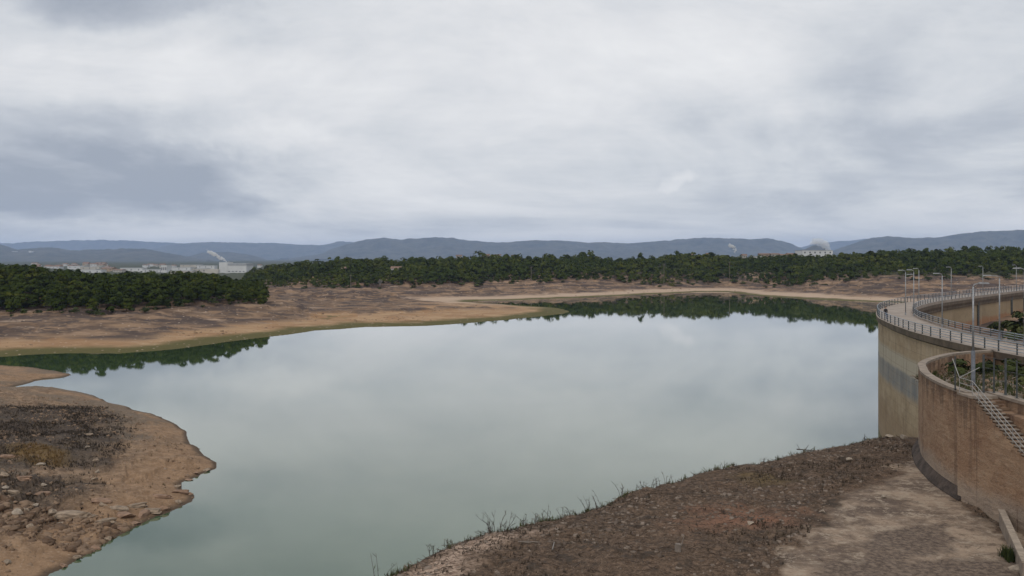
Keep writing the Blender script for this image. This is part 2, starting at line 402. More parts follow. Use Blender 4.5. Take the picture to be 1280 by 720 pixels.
# peninsula
pen_c = nt.mix(nt.step(n_sm, .34, .66), (.118, .076, .048), (.272, .182, .114))
pen_c = nt.mix(nt.math('MULTIPLY', nt.step(nt.math('ADD', z, nt.math('MULTIPLY', n_mid, 1.6)), 3.2, 1.8), .6), pen_c, nt.mix(n_sm, (.19, .108, .056), (.34, .215, .125)))
pen_w = nt.math('MULTIPLY', nt.step(nt.noise(nt.scale(p, .09, .09, .3), 1, 5, .65), .42, .58), nt.step(xyz[0], -47, -55))
pen_c = nt.mix(nt.math('MULTIPLY', pen_w, .75), pen_c, nt.mix(n_fine, (.075, .060, .046), (.17, .135, .10)))
pen_c = nt.mix(nt.step(n_fine, .54, .70), pen_c, (.34, .25, .175))
pen_c = nt.mix(nt.step(n_fine, .44, .32), pen_c, (.10, .066, .045))
pen_c = nt.mix(nt.step(nt.math('ADD', z, nt.math('MULTIPLY', n_sm, .3)), .45, .2), pen_c, (.085, .058, .038))
drk = nt.mix(nt.step(n_fine, .35, .7), (.032, .024, .019), (.085, .064, .048))
pen_c = nt.mix(nt.math('MULTIPLY', nt.attr('dark'), .93), pen_c, drk)
pen_c = nt.mix(nt.attr('gold'), pen_c, nt.mix(n_fine, (.10, .06, .025), (.19, .125, .055)))
# foreground litter
lit = nt.mix(nt.step(n_fine, .3, .72), (.054, .035, .023), (.165, .110, .074))
lit = nt.mix(nt.step(n_x, .56, .72), lit, (.27, .205, .155))
lit = nt.mix(nt.step(n_sm, .50, .36), lit, nt.mix(n_x, (.024, .019, .014), (.085, .062, .046)))
lit = nt.mix(nt.math('MULTIPLY', nt.attr('red'), .95), lit, nt.mix(n_fine, (.12, .056, .035), (.29, .155, .098)))
lit = nt.mix(nt.math('MULTIPLY', nt.attr('olive'), .8), lit, nt.mix(n_fine, (.07, .05, .02), (.16, .11, .05)))
lit = nt.mix(nt.attr('pale'), lit, nt.mix(nt.step(n_fine, .35, .65), (.21, .14, .10), (.44, .33, .25)))
# concrete apron, stained
stain = nt.noise(nt.scale(p, .20, .26, .3), 1, 8, .72, .5); st2 = nt.noise(nt.vmath('ADD', nt.scale(p, .6, .8, .5), (9, 4, 0)), 1, 8, .76, .3)
apr = nt.mix(nt.step(stain, .38, .60), (.115, .083, .063), (.300, .222, .158))
st3 = nt.noise(nt.vmath('ADD', nt.scale(p, 1.1, 1.1, .5), (2, 8, 0)), 1, 8, .8, .15)
apr = nt.mix(nt.math('MULTIPLY', nt.step(st3, .50, .58), .8), apr, (.345, .275, .205))
apr = nt.mix(nt.math('MULTIPLY', nt.step(st3, .45, .36), .75), apr, (.095, .068, .052))
apr = nt.mix(nt.step(st2, .50, .66), apr, (.12, .085, .062))
apr = nt.mix(nt.math('MULTIPLY', nt.attr('slab'), nt.step(n_sm, .25, .5, .5, .9)), apr, nt.mix(nt.step(n_fine, .35, .68), (.062, .045, .036), (.20, .148, .11)))
apr = nt.mix(nt.step(n_x, .60, .75), apr, (.40, .33, .26))
apr = nt.mix(nt.step(n_fine, .40, .28), apr, (.07, .05, .038))
fgc = nt.mix(nt.attr('apron'), lit, apr)
col = nt.mix(nt.attr('pen'), far_c, pen_c); col = nt.mix(nt.attr('fg'), col, fgc)
nt.set(b.inputs['Base Color'], col)
hb = nt.math('ADD', nt.math('MULTIPLY', n_fine, .7), nt.math('MULTIPLY', n_x, .35))
nt.set(b.inputs['Normal'], nt.bump(hb, .16, .9))
b.inputs['Specular IOR Level'].default_value = .12
g = link('ground', gme, m, smooth=True); tag(g, 'bare brown reservoir banks, litter covered terrace and land running to the hills', 'ground', kind='structure')

# ------------------------------------------------------------------ water
m, nt, b = new_mat('reservoir_water')
p = nt.pos(); xyz = nt.sep(p)
wn = nt.noise(nt.scale(p, .012, .02, 1), 1, 3, .5)
nt.set(b.inputs['Base Color'], nt.mix(nt.step(nt.math('ADD', xyz[1], nt.math('MULTIPLY', wn, 110)), 190, 400), nt.mix(nt.step(wn, .3, .7), (.046, .080, .040), (.062, .101, .054)), (.038, .066, .025)))
b.inputs['Coat Weight'].default_value = .7; b.inputs['Coat IOR'].default_value = 1.33; b.inputs['Coat Roughness'].default_value = 0.0
b.inputs['IOR'].default_value = 1.33; b.inputs['Specular IOR Level'].default_value = .5
wp = nt.noise(nt.scale(p, .015, .03, 1), 1, 4, .6, .5)
nt.set(b.inputs['Roughness'], nt.step(wp, .40, .75, .0, .03))
rip = nt.math('ADD', nt.noise(nt.scale(p, .9, .9, 1), 1, 3, .6), nt.math('MULTIPLY', nt.noise(nt.scale(p, 3.5, 3.5, 1), 1, 2, .5), .25))
rb_ = nt.bump(rip, .004, .4); nt.set(b.inputs['Normal'], rb_); nt.set(b.inputs['Coat Normal'], rb_)
wm = MB(); wm.add([(-520, 38, 0), (420, 38, 0), (420, 800, 0), (-520, 800, 0)], [(0, 1, 2, 3)])
w = wm.build('water', m); tag(w, 'still grey green reservoir water reflecting the clouds', 'water', kind='structure')

# ------------------------------------------------------------------ mountains
def ridge(name, pts, d, depth, seed, mat, label, base=0.0, rough=1.0):
    d *= 1.9; depth *= 1.9
    xs = np.array([q[0] for q in pts], float); ys = np.array([q[1] for q in pts], float)
    u = np.arange(xs[0], xs[-1] + .1, 1.5); yl = np.interp(u, xs, ys)
    k = np.hanning(7); k /= k.sum(); yl = yl + fbm(u / 9, u * 0 + seed, seed, 4) * .9; yl2 = np.convolve(np.pad(yl, 3, 'edge'), k, 'valid')
    yl2 = yl2 + fbm(u / 3.2, u * 0 + seed, seed + 2, 2) * .25; top = CAMZ + (HZ - yl2) * d / F
    rows = np.linspace(-1, 1, 60); V = []
    for t in rows:
        dd = d + t * depth; X = (u - 640) / F * dd
        prof = (1 - abs(t)) ** 1.15
        nz = fbm(X / (d * .035), np.full_like(X, dd / (d * .035)), seed, 5)
        sp = np.abs(fbm(X / (d * .022), np.full_like(X, dd / (d * .05)), seed + 5, 4))
        h = base + (top - base) * prof * (1 - .32 * rough * sp * min(1, abs(t) * 5)) + nz * (top - base) * .16 * rough * min(1, abs(t) * 4 + .12)
        h = h + fbm(X / 45, np.full_like(X, dd / 45), seed + 9, 3) * d * .0006
        h = np.minimum(h, CAMZ + (top - CAMZ) * dd / d) if t != 0 else h
        V.append(np.stack([X, np.full_like(X, dd), np.maximum(h, base - 5)], -1))
    V = np.concatenate(V); nu = len(u)
    i, j = np.meshgrid(np.arange(len(rows) - 1), np.arange(nu - 1), indexing='ij')
    q = np.stack([i * nu + j, i * nu + j + 1, (i + 1) * nu + j + 1, (i + 1) * nu + j], -1).reshape(-1, 4)
    o = link(name, np_mesh(name, V, q), mat, smooth=True); tag(o, label, 'hills', kind='structure')
m, nt, b = new_mat('wooded_hills')
p = nt.pos()
hn = nt.noise(p, .006, 6, .7); hn2 = nt.noise(p, .03, 5, .7)
c = nt.mix(nt.step(hn, .35, .65), (.020, .026, .019), (.078, .074, .054))
c = nt.mix(nt.step(hn2, .55, .72), c, (.12, .10, .075)); nt.set(b.inputs['Base Color'], c); M['hills'] = m
ridge('hills', [(-260, 300), (-100, 303), (0, 305), (20, 311), (38, 310), (60, 309), (90, 313), (140, 311), (168, 311), (180, 310), (200, 314), (230, 320), (265, 325), (300, 332)], 5200, 900, 3, M['hills'], 'dark blue wooded hills behind the valley town', 2)
ridge('hills', [(150, 318), (185, 312), (215, 305), (270, 302), (330, 303), (385, 306), (405, 306), (425, 301), (440, 302), (480, 308), (560, 316)], 9600, 1500, 4, M['hills'], 'pale blue long ridge in the middle distance', 2)
ridge('hills', [(-200, 306), (-60, 305), (20, 303), (80, 300), (140, 299), (190, 301.5), (230, 304), (300, 309)], 11200, 700, 5, M['hills'], 'palest far mountain on the horizon', 2)
ridge('hills', [(225, 322), (255, 316), (285, 314), (312, 318), (334, 325), (360, 330)], 6300, 700, 6, M['hills'], 'low spur of the hills behind the factory', 2)
ridge('hills', [(325, 331), (350, 325), (370, 322), (400, 317), (420, 309), (450, 300), (480, 297), (500, 299), (520, 296.5), (545, 295.5), (562, 296), (580, 299), (620, 303), (650, 300.5), (700, 300), (740, 302), (780, 303), (830, 301), (865, 297), (885, 296), (900, 297), (930, 298), (960, 298), (980, 301), (1000, 309), (1020, 318), (1040, 324)], 6900, 1300, 7, M['hills'], 'broad blue grey range behind the far pine forest', 6)
ridge('hills', [(990, 319), (1003, 312), (1018, 306.5), (1032, 310), (1050, 317), (1065, 322)], 4300, 350, 8, M['hills'], 'small dark knoll in the gap between the ranges', 8)
ridge('hills', [(1030, 318), (1055, 308), (1075, 301), (1090, 297), (1112, 294), (1140, 297), (1170, 296), (1200, 291), (1230, 288), (1280, 286), (1340, 283), (1500, 284)], 6000, 1000, 9, M['hills'], 'blue grey range rising at the right edge', 8)
ridge('hills', [(960, 318), (1010, 306), (1050, 301), (1085, 298), (1120, 299), (1180, 304)], 10800, 900, 10, M['hills'], 'faint pale mountain in the gap of the ranges', 2)

# ------------------------------------------------------------------ trees
def crown_arrays(seed, h, rad, n_cl, n_leaf, ls, flat=.85, base=.22, cl=(.28, .5)):
    r = np.random.default_rng(seed)
    V, T = [], []
    for c in range(n_cl):
        th = r.uniform(0, 2 * math.pi); t = r.uniform(0, 1)
        zc = h * (base + (1 - base) * (.15 + .75 * t)); rm = rad * math.sin(math.pi * min(1, .28 + .68 * t)) ** .7
        ra = rm * math.sqrt(r.uniform(0, 1)) * .8
        cx, cy = ra * math.cos(th), ra * math.sin(th)
        cr = rad * r.uniform(*cl); tone = r.uniform(0, 1)
        d = r.normal(size=(n_leaf, 3)); d /= np.linalg.norm(d, axis=1, keepdims=True)
        d[:, 2] = np.abs(d[:, 2]) * .9 - .25
        cen = np.array([cx, cy, zc]) + d * cr * np.array([1, 1, flat]) * r.uniform(.7, 1.08, (n_leaf, 1))
        nrm = d * .7 + np.array([cx / rad, cy / rad, .55 * (zc / h) + .1]) + r.normal(size=(n_leaf, 3)) * .24; nrm /= np.linalg.norm(nrm, axis=1, keepdims=True)
        a = np.cross(nrm, r.normal(size=(n_leaf, 3))); a /= np.linalg.norm(a, axis=1, keepdims=True); bb = np.cross(nrm, a)
        s = ls * r.uniform(.6, 1.3, (n_leaf, 1))
        q = np.stack([cen - a * s - bb * s * .6, cen + a * s - bb * s * .5, cen + a * s * .8 + bb * s * .7, cen - a * s * .7 + bb * s * .6], 1)
        V.append(q.reshape(-1, 3)); T.append(np.clip(np.full(n_leaf * 4, tone) + np.repeat(r.normal(0, .12, n_leaf), 4), 0, 1))
    V = np.concatenate(V); T = np.concatenate(T)
    V[:, 2] *= h / max(V[:, 2].max(), .1)
    return V, T
def crown_mesh(name, V, T):
    return np_mesh(name, V, np.arange(len(V)).reshape(-1, 4), {'tone': T})
def trunk_mesh(seed, h, r):
    rd = random.Random(seed); mb = MB()
    lean = rd.uniform(-.4, .4); tp = (lean, rd.uniform(-.3, .3), h * .75)
    mb.tube([(0, 0, -.4), (lean * .3, 0, h * .3), tp], r, 6, r * .35)
    for k in range(4):
        a = rd.uniform(0, 6.28); z0 = h * rd.uniform(.3, .6); L = h * rd.uniform(.18, .3)
        mb.tube([(lean * z0 / h, 0, z0), (lean * z0 / h + math.cos(a) * L, math.sin(a) * L, z0 + L * .6)], r * .4, 4, r * .15)
    return mb.mesh('trunk')
NV = 10
hv = [9.5, 8.6, 10.2, 7.8, 9.0, 8.2, 10.8, 7.2, 9.4, 8.8]
rv = [3.3, 3.0, 3.2, 3.1, 3.7, 2.8, 3.4, 3.0, 3.0, 3.5]
crowns = []; trunks = []
for k in range(NV):
    V, T = crown_arrays(100 + k, hv[k], rv[k], 26, 44, .36, .8, .05, (.26, .5))
    me = crown_mesh('crown', V, T); me.materials.append(M['pine']); crowns.append(me)
    tm = trunk_mesh(k, hv[k], .17); tm.materials.append(M['bark']); trunks.append(tm)
FARV = [crown_arrays(300 + k, random.uniform(7.0, 11.0), random.uniform(2.7, 4.3), 10, 26, .58, .85, .06, (.34, .58)) for k in range(10)]

def edge_d(px):   # distance of the front edge of the woods by bearing
    return np.interp(px, [-400, 0, 130, 220, 300, 330], [342, 346, 348, 380, 404, 414])
def edge2_d(px):
    return np.interp(px, [300, 335, 400, 480, 600, 700, 780, 860, 930, 1000, 1100, 1200, 1300, 1700], [715, 705, 688, 690, 728, 758, 782, 800, 812, 738, 680, 660, 665, 670])
def scatter(px0, px1, ed, dep, sp, seed):
    r = np.random.default_rng(seed); out = []
    dmin = ed(np.linspace(px0, px1, 50)).min(); dmax = ed(np.linspace(px0, px1, 50)).max() + dep
    x0, x1 = (px0 - 640) / F * dmax, (px1 - 640) / F * dmax
    xs = np.arange(min(x0, (px0 - 640) / F * dmin), max(x1, (px1 - 640) / F * dmin), sp); yy = np.arange(dmin, dmax, sp * .9)
    for iy, y in enumerate(yy):
        for x in xs:
            X = x + (iy % 2) * sp * .5 + r.normal(0, sp * .26); Y = y + r.normal(0, sp * .26)
            px = 640 + F * X / Y
            e = float(ed(px)) + float(fbm(np.array(X / 18), np.array(Y / 18), seed, 2)) * 9
            if px0 < px < px1 and e < Y < e + dep: out.append((X, Y, px, Y - e))
    return out
left = scatter(-60, 331, edge_d, 190, 5.6, 61)
lx = np.array([t[0] for t in left]); ly = np.array([t[1] for t in left]); lz = ground_z(lx, ly)
order = np.argsort([t[3] for t in left])
rd = random.Random(5)
far_trees = []
n_ind = 0
for oi in order:
    X, Y, px, dep = left[oi]; z = lz[oi]
    k = rd.randrange(NV); s = rd.uniform(.66, 1.2) * (.88 if dep < 10 else 1) * (1.14 if rd.random() < .08 else 1)
    if px > 285: s *= .86
    if n_ind < 296 and px > -25:
        n_ind += 1
        if dep < 14:
            lb, gr = 'rounded dark green pine on the front edge of the left wood above the bare bank', 'pines along the front edge of the left wood'
        elif dep < 45:
            lb, gr = 'dark green pine just behind the front trees of the left wood', 'pines in the second rows of the left wood'
        else:
            lb, gr = 'dark green pine deeper in the left wood, only its top showing', 'pines deeper in the left wood'
        t = empty('pine_tree', (X, Y, z - .1), rd.uniform(0, 6.28), lb, 'tree', gr)
        t.scale = (s * rd.uniform(.9, 1.15), s * rd.uniform(.9, 1.15), s)
        c = bpy.data.objects.new('crown', crowns[k]); C.objects.link(c); c.parent = t
        c = bpy.data.objects.new('trunk', trunks[k]); C.objects.link(c); c.parent = t
    else:
        far_trees.append((X, Y, z, s, 1))
def forest_mesh(name, trees, label):
    Vs, Ts = [], []; r = np.random.default_rng(9)
    for (X, Y, z, s, kind) in trees:
        V, T = FARV[r.integers(len(FARV))]
        a = r.uniform(0, 6.28); ca, sa = math.cos(a), math.sin(a); sx = s * r.uniform(.88, 1.15)
        W = np.empty_like(V); W[:, 0] = (V[:, 0] * ca - V[:, 1] * sa) * sx + X; W[:, 1] = (V[:, 0] * sa + V[:, 1] * ca) * sx + Y; W[:, 2] = V[:, 2] * s + z - .5
        Vs.append(W); Ts.append(np.clip(T * .4 + r.uniform(0, .4) + .5 * float(fbm(np.array(X / 30), np.array(Y / 40), 66, 2)) + .12, 0, 1))
    o = link(name, crown_mesh(name, np.concatenate(Vs), np.concatenate(Ts)), M['farpine'])
    tag(o, label, 'forest', kind='stuff')
forest_mesh('pine_woodland', far_trees, 'dark pine wood filling the left bank behind its front trees')
ft = scatter(305, 1330, edge2_d, 250, 7.3, 62)
fx = np.array([t[0] for t in ft]); fy = np.array([t[1] for t in ft]); fz = ground_z(fx, fy)
gap = fbm(fx / 60, fy / 60, 88, 3)
tr = []
hp = fbm(fx / 38, fy / 60, 89, 3)
for (X, Y, px, dep), z, gg, hh in zip(ft, fz, gap, hp):
    if dep < 12 and gg < -.35: continue
    s = rd.uniform(.62, 1.2) * (.8 if dep < 14 else 1.0) * (1.28 if rd.random() < .07 and dep > 30 else 1)
    tr.append((X, Y, z, s * (1 + .55 * hh), 0))
forest_mesh('pine_forest', tr, 'dark green pine forest covering the rise beyond the reservoir')

def shrub_mesh(seed, h, rad, n=7, nl=26, ls=.2):
    V, T = crown_arrays(seed, h, rad, n, nl, ls, .8, .02); return crown_mesh('foliage', V, T)
shr = []
for k in range(4):
    me = shrub_mesh(500 + k, 1.6 + .3 * k, 1.3 + .2 * k, 8, 26, .26); me.materials.append(M['shrub']); shr.append(me)
# shrubs along the wood edges
n = 0
for px in list(range(10, 330, 17)):
    d = float(edge_d(px)) - rd.uniform(0, 7); X, Y = PD(px + rd.uniform(-6, 6), d)
    o = bpy.data.objects.new('shrub', shr[n % 4]); C.objects.link(o); n += 1
    o.location = (X, Y, float(ground_z(np.array([X]), np.array([Y]))[0]) - .1); o.rotation_euler.z = rd.uniform(0, 6); s = rd.uniform(.6, 1.4); o.scale = (s, s, s * .9)
    tag(o, 'low green shrub at the foot of the left wood', 'shrub', 'shrubs at the foot of the left wood')
for px in list(range(345, 1290, 21)):
    d = float(edge2_d(px)) - rd.uniform(0, 22); X, Y = PD(px + rd.uniform(-8, 8), d)
    o = bpy.data.objects.new('shrub', shr[n % 4]); C.objects.link(o); n += 1
    o.location = (X, Y, float(ground_z(np.array([X]), np.array([Y]))[0]) - .1); o.rotation_euler.z = rd.uniform(0, 6); s = rd.uniform(1., 2.0); o.scale = (s * 1.3, s * 1.3, s * .9)
    tag(o, 'low green shrub in front of the far pine forest', 'shrub', 'shrubs in front of the far forest')
me = shrub_mesh(540, 3.6, 4.0, 12, 34, .4); me.materials.append(M['yellowshrub'])
X, Y = PD(840, 776); o = link('shrub', me); o.location = (X, Y, float(ground_z(np.array([X]), np.array([Y]))[0])); tag(o, 'yellow green rounded bush beside a pole at the far forest edge', 'shrub')

def bare_tree(name, loc, h, seed, mat, label, cat, r0=.12, depth=4, spread=.55, nb=3, trunk=.3):
    rd2 = random.Random(seed); root = empty(name, loc, 0, label, cat); mbt = MB(); mbb = MB()
    def grow(p, d, L, r, lev):
        q = p + d * L; (mbt if lev == 0 else mbb).tube([p, p + d * L * .5 + Vector((rd2.uniform(-1, 1), rd2.uniform(-1, 1), 0)) * L * .05, q], r, 5, r * .6, cap=False)
        if lev >= depth: return
        for k in range(nb):
            nd = (d + Vector((rd2.uniform(-1, 1), rd2.uniform(-1, 1), rd2.uniform(-.15, .6))) * spread).normalized()
            grow(p + d * L * rd2.uniform(.55, 1.0), nd, L * rd2.uniform(.55, .8), r * .55, lev + 1)
    grow(Vector((0, 0, -.05)), Vector((0, 0, 1)), h * trunk, r0, 0)
    mbt.build('stem', mat, root); mbb.build('branches', mat, root); return root
for px, d, hh, sd_ in ((475, 684, 9.5, 3),):
    X, Y = PD(px, d); bare_tree('bare_tree', (X, Y, float(ground_z(np.array([X]), np.array([Y]))[0])), hh, sd_, M['palebark'], 'pale leafless tree standing in front of the far forest', 'tree', .3, 4, .5, 4, .34)

# ------------------------------------------------------------------ utility poles by the far forest
for px, y0, y1, lb in ((438.4, 343, 358.5, 'pale wooden utility pole near the white house in the far forest'), (664, 333, 347, 'pale utility pole rising from the middle of the far forest edge'), (830, 330, 347.5, 'utility pole beside the yellow green bush'), (912, 327, 343, 'tall thin utility pole below the small smoke plume'), (333, 349, 361, 'short utility pole just right of the left wood')):
    z0 = 8.0; d = float(edge2_d(px)) - 6; X, Y = PD(px, d); z0 = float(ground_z(np.array([X]), np.array([Y]))[0]); zt = ZD(y0, d)
    t = empty('utility_pole', (X, Y, z0), 0, lb, 'utility pole', 'utility poles along the far bank')
    a = MB(); a.tube([(0, 0, -.3), (0, 0, zt - z0)], .22, 8, .15); a.build('pole', M['wood'], t)
    a = MB(); a.box(-1.1, 1.1, -.08, .08, zt - z0 - .9, zt - z0 - .7); a.build('crossarm', M['wood'], t)
    a = MB()
    for k in (-.9, 0, .9): a.tube([(k, 0, zt - z0 - .7), (k, 0, zt - z0 - .4)], .07, 6)
    a.build('insulators', M['dark_steel'], t)

# ------------------------------------------------------------------ buildings
def house(px0, px1, ytop, ybot, d, depth, wall, roof, label, group=None, gable=True, name='house', windows=2, cat='house', rz=0.0):
    X0, _ = PD(px0, d); X1, _ = PD(px1, d); zb = ZD(ybot, d); zt = ZD(ytop, d); w = X1 - X0; h = zt - zb
    t = empty(name, ((X0 + X1) / 2, d, zb), rz, label, cat, group)
    a = MB(); hw = h * (.68 if gable else 1.0)
    a.box(-w / 2, w / 2, 0, depth, -4, hw); a.build('wall', wall, t)
    r = MB()
    if gable:
        o = .5
        v = [(-w / 2 - o, -o, hw), (w / 2 + o, -o, hw), (w / 2 + o, depth + o, hw), (-w / 2 - o, depth + o, hw), (-w / 2 - o, depth / 2, h), (w / 2 + o, depth / 2, h)]
        r.add(v, [(0, 1, 5, 4), (2, 3, 4, 5), (0, 4, 3), (1, 2, 5), (0, 3, 2, 1)])
    else:
        r.box(-w / 2 - .3, w / 2 + .3, -.3, depth + .3, hw + .003, hw + .45)
    r.build('roof', roof, t)
    for k in range(windows):
        wm_ = MB(); cx = -w / 2 + w * (k + .5) / windows; ww = min(.9, w / windows * .28)
        wm_.box(cx - ww, cx + ww, -.06, -.003, hw * .35, hw * .72); wm_.build('window', M['darkwin'], t)
    return t
# factory with chimney
D1 = 1520
t = empty('factory', (*PD(290, D1), ZD(342, D1)), 0, 'large white windowless factory block with taller tower at its end, smoke above', 'factory')
def fb(px0, px1, ytop, nm, mat, dy0, dy1, ybot=342):
    a = MB(); x0 = (px0 - 290) / F * D1; x1 = (px1 - 290) / F * D1; a.box(x0, x1, dy0, dy1, (ybot - 342) * -D1 / F - 3, (342 - ytop) * D1 / F); return a.build(nm, mat, t)
fb(284.5, 308, 329.5, 'hall', M['white'], 0, 40); fb(274, 284.6, 328, 'tower', M['white'], -.6, 30)
fb(284.5, 308.4, 329.2, 'roof', M['greyroof'], -.4, 40.4, 329.6); fb(258, 274, 336.5, 'annex', M['cream'], -4, 25)
a = MB(); a.tube([((283.5 - 290) / F * D1, 12, 15), ((283.5 - 290) / F * D1, 12, 22)], 1.3, 10, 1.0); a.build('chimney', M['greyroof'], t)
for k in range(5):
    a = MB(); cx = (286.5 + k * 4.5 - 290) / F * D1; a.box(cx - 1.6, cx + 1.6, -.08, -.003, 3.0, 4.2); a.build('window', M['darkwin'], t)
B = [(240, 258, 336, 341, 1600, 'cream', 'greyroof'), (201, 208.5, 331.5, 341, 1580, 'white', 'greyroof'), (209, 238, 334.5, 338, 1820, 'white', 'greyroof'), (212, 240, 338.5, 342.5, 1500, 'cream', 'greyroof'),
     (150, 178, 335, 339.5, 1700, 'white', 'greyroof'), (178, 200, 337, 341, 1600, 'white', 'greyroof'), (99, 126, 337.5, 342, 1550, 'white', 'greyroof'), (126, 140, 334, 339, 1750, 'ochre', 'tile'), (84, 104, 332.5, 336, 2100, 'white', 'greyroof'), (100, 124, 333.5, 337, 1950, 'cream', 'greyroof'),
     (141, 152, 336.5, 340, 1640, 'cream', 'tile'), (60, 74, 332, 335.5, 2200, 'white', 'tile'), (246, 268, 332, 335.5, 2100, 'white', 'greyroof'), (225, 250, 331, 333.5, 2500, 'cream', 'greyroof'), (312, 326, 337.5, 341, 1600, 'cream', 'tile'), (330, 350, 335, 338, 1850, 'white', 'greyroof')]
desc = ['low cream warehouse left of the factory annex', 'small tall white silo block standing alone in the valley', 'long low white warehouse behind the valley road', 'long cream shed in front of the white warehouse', 'wide white warehouse in the middle of the valley town', 'white shed right of the wide warehouse', 'bright white shed above the dark wood crowns', 'ochre building with red tiled roof in the valley town', 'flat white industrial hall at the back of the town', 'cream industrial hall behind the bright white shed', 'small cream tiled house beside the ochre building', 'white tiled house at the left end of the town', 'long white hall behind the factory tower', 'thin cream hall far behind the factory', 'small cream tiled house right of the factory', 'long white shed furthest right of the valley buildings']
for (x0, x1, yt, yb, d, wl, rf), lb in zip(B, desc):
    house(x0, x1, yt, yb, d, 22, M[wl], M[rf], lb, 'valley buildings', rf == 'tile', 'warehouse' if rf == 'greyroof' else 'house', 3, 'building')
rdh = random.Random(33)
for k in range(34):   # town houses climbing behind
    px = rdh.uniform(38, 128) if k < 26 else rdh.uniform(130, 330); d = rdh.uniform(2150, 3000); yb = HZ + (CAMZ - 2.5 - rdh.uniform(0, 4)) * F / d
    w = rdh.uniform(3.5, 8); hgt = rdh.uniform(2.0, 4.2)
    house(px, px + w, yb - hgt, yb, d, 14, M[rdh.choice(['white', 'white', 'cream', 'ochre'])], M['tile'], 'tiny pale house with tiled roof in the distant valley town', 'town houses in the valley', True, 'house', 2)
for px, y in ((15, 314), (36, 313.6)):
    house(px, px + 4.5, y, y + 3, 9310, 38, M['white'], M['greyroof'], 'tiny white building high on the dark blue hillside, ' + ('left one' if px < 20 else 'right one'), 'hillside buildings', False, 'house', 2)
FH = [(426, 431, 333.5, 340, 760, 'white', 'tile', 'white house alone among pines left of the bigger villa'), (488.5, 501, 333, 341.5, 770, 'white', 'tile', 'large white villa half hidden in the far pines'),
      (570, 577, 318.5, 322, 980, 'cream', 'tile', 'cream house on the forest skyline, leftmost'), (603, 612, 317.5, 321.5, 985, 'ochre', 'tile', 'ochre house on the forest skyline'), (618, 626, 317.8, 321.5, 985, 'white', 'tile', 'white house on the forest skyline next to the ochre one'), (640, 646, 318.5, 322, 985, 'cream', 'tile', 'small cream house on the forest skyline right of the white one'),
      (884, 890, 316, 321, 985, 'white', 'tile', 'white house on the skyline at the small smoke plume'), (929, 934, 317.5, 323, 975, 'cream', 'tile', 'narrow cream house on the ridge among pines'), (941, 952, 320.5, 326, 955, 'white', 'greyroof', 'white flat roofed house on the ridge'), (950, 962, 316.5, 321, 990, 'ochre', 'tile', 'ochre house with red roof on the ridge'), (964, 975, 316.5, 321, 990, 'cream', 'tile', 'cream house with red roof on the ridge'), (976, 984, 317.5, 322, 980, 'white', 'tile', 'white house with red roof on the ridge'), (985, 996, 316.3, 320, 990, 'ochre', 'tile', 'long ochre house on the ridge'), (862, 867, 317, 321, 990, 'cream', 'tile', 'cream house left of the small smoke plume')]
for x0, x1, yt, yb, d, wl, rf, lb in FH:
    house(x0, x1, yt, yb, d, 9, M[wl], M[rf], lb, 'houses in the far forest', rf == 'tile', 'house', 2)
house(1003, 1041, 313.2, 318.5, 1150, 30, M['white'], M['greyroof'], 'long white industrial roof above the right part of the forest', None, False, 'warehouse', 6, 'building')

# ------------------------------------------------------------------ smoke
def smoke_mat(dens):
    m = bpy.data.materials.new('steam_plume'); m.use_nodes = True; nt = NT(m); nt.n.clear()
    o_ = nt.n.new('ShaderNodeOutputMaterial'); pv = nt.n.new('ShaderNodeVolumePrincipled')
    pv.inputs['Color'].default_value = (1, 1, 1, 1); pv.inputs['Density'].default_value = dens; pv.inputs['Anisotropy'].default_value = 0.0
    nt.l.new(pv.outputs[0], o_.inputs['Volume']); return m
def plume(path, d, label, seed, dens=26, vol=.1):
    r = random.Random(seed); bm = bmesh.new()
    x0, y0 = path[0][0], path[0][1]
    org = (*PD(x0, d), ZD(y0, d)); k = d / F
    for i in range(dens):
        t = i / (dens - 1) * (len(path) - 1); a = min(int(t), len(path) - 2); f = t - a
        q = [path[a][j] + (path[a + 1][j] - path[a][j]) * f for j in range(3)]
        rad = q[2] * k * r.uniform(.5, .85)
        p = Vector(((q[0] - x0) * k + r.gauss(0, .35) * q[2] * k, r.gauss(0, .4) * q[2] * k, (y0 - q[1]) * k + r.gauss(0, .35) * q[2] * k))
        bmesh.ops.create_icosphere(bm, subdivisions=2, radius=rad, matrix=Matrix.Translation(p))
    for v in bm.verts:
        n3 = float(fbm(np.array(v.co.x / (6 * k) + v.co.y / 9), np.array(v.co.z / (3 * k)), seed, 3)); v.co += v.normal * n3 * 1.2 * k
    me = bpy.data.meshes.new('smoke'); bm.to_mesh(me); bm.free()
    o = link('smoke', me, smoke_mat(vol)); o.location = org
    rm = o.modifiers.new('union', 'REMESH'); rm.mode = 'VOXEL'; rm.voxel_size = k * .3
    me2 = bpy.data.meshes.new_from_object(o.evaluated_get(bpy.context.evaluated_depsgraph_get())); o.modifiers.clear(); o.data = me2; tag(o, label, 'smoke', kind='thing')
plume([(283, 327, 1.2), (278, 323.5, 2.2), (271, 319, 3.0), (264, 315.5, 2.6), (258.5, 312, 1.5)], 1540, 'white smoke plume leaning left above the factory tower', 1, 34, .35)
plume([(919, 318, 1.1), (918.5, 312, 2.0), (915.5, 308, 2.6), (912, 306, 2.0)], 1900, 'small upright white smoke plume above the forest', 2, 24, .28)
plume([(1036, 318, 1.5), (1034, 310, 3.2), (1030, 304, 4.4), (1022, 301, 4.2), (1014, 304, 2.4)], 3600, 'broad faint white smoke cloud in the gap of the hills', 3, 60, .06)

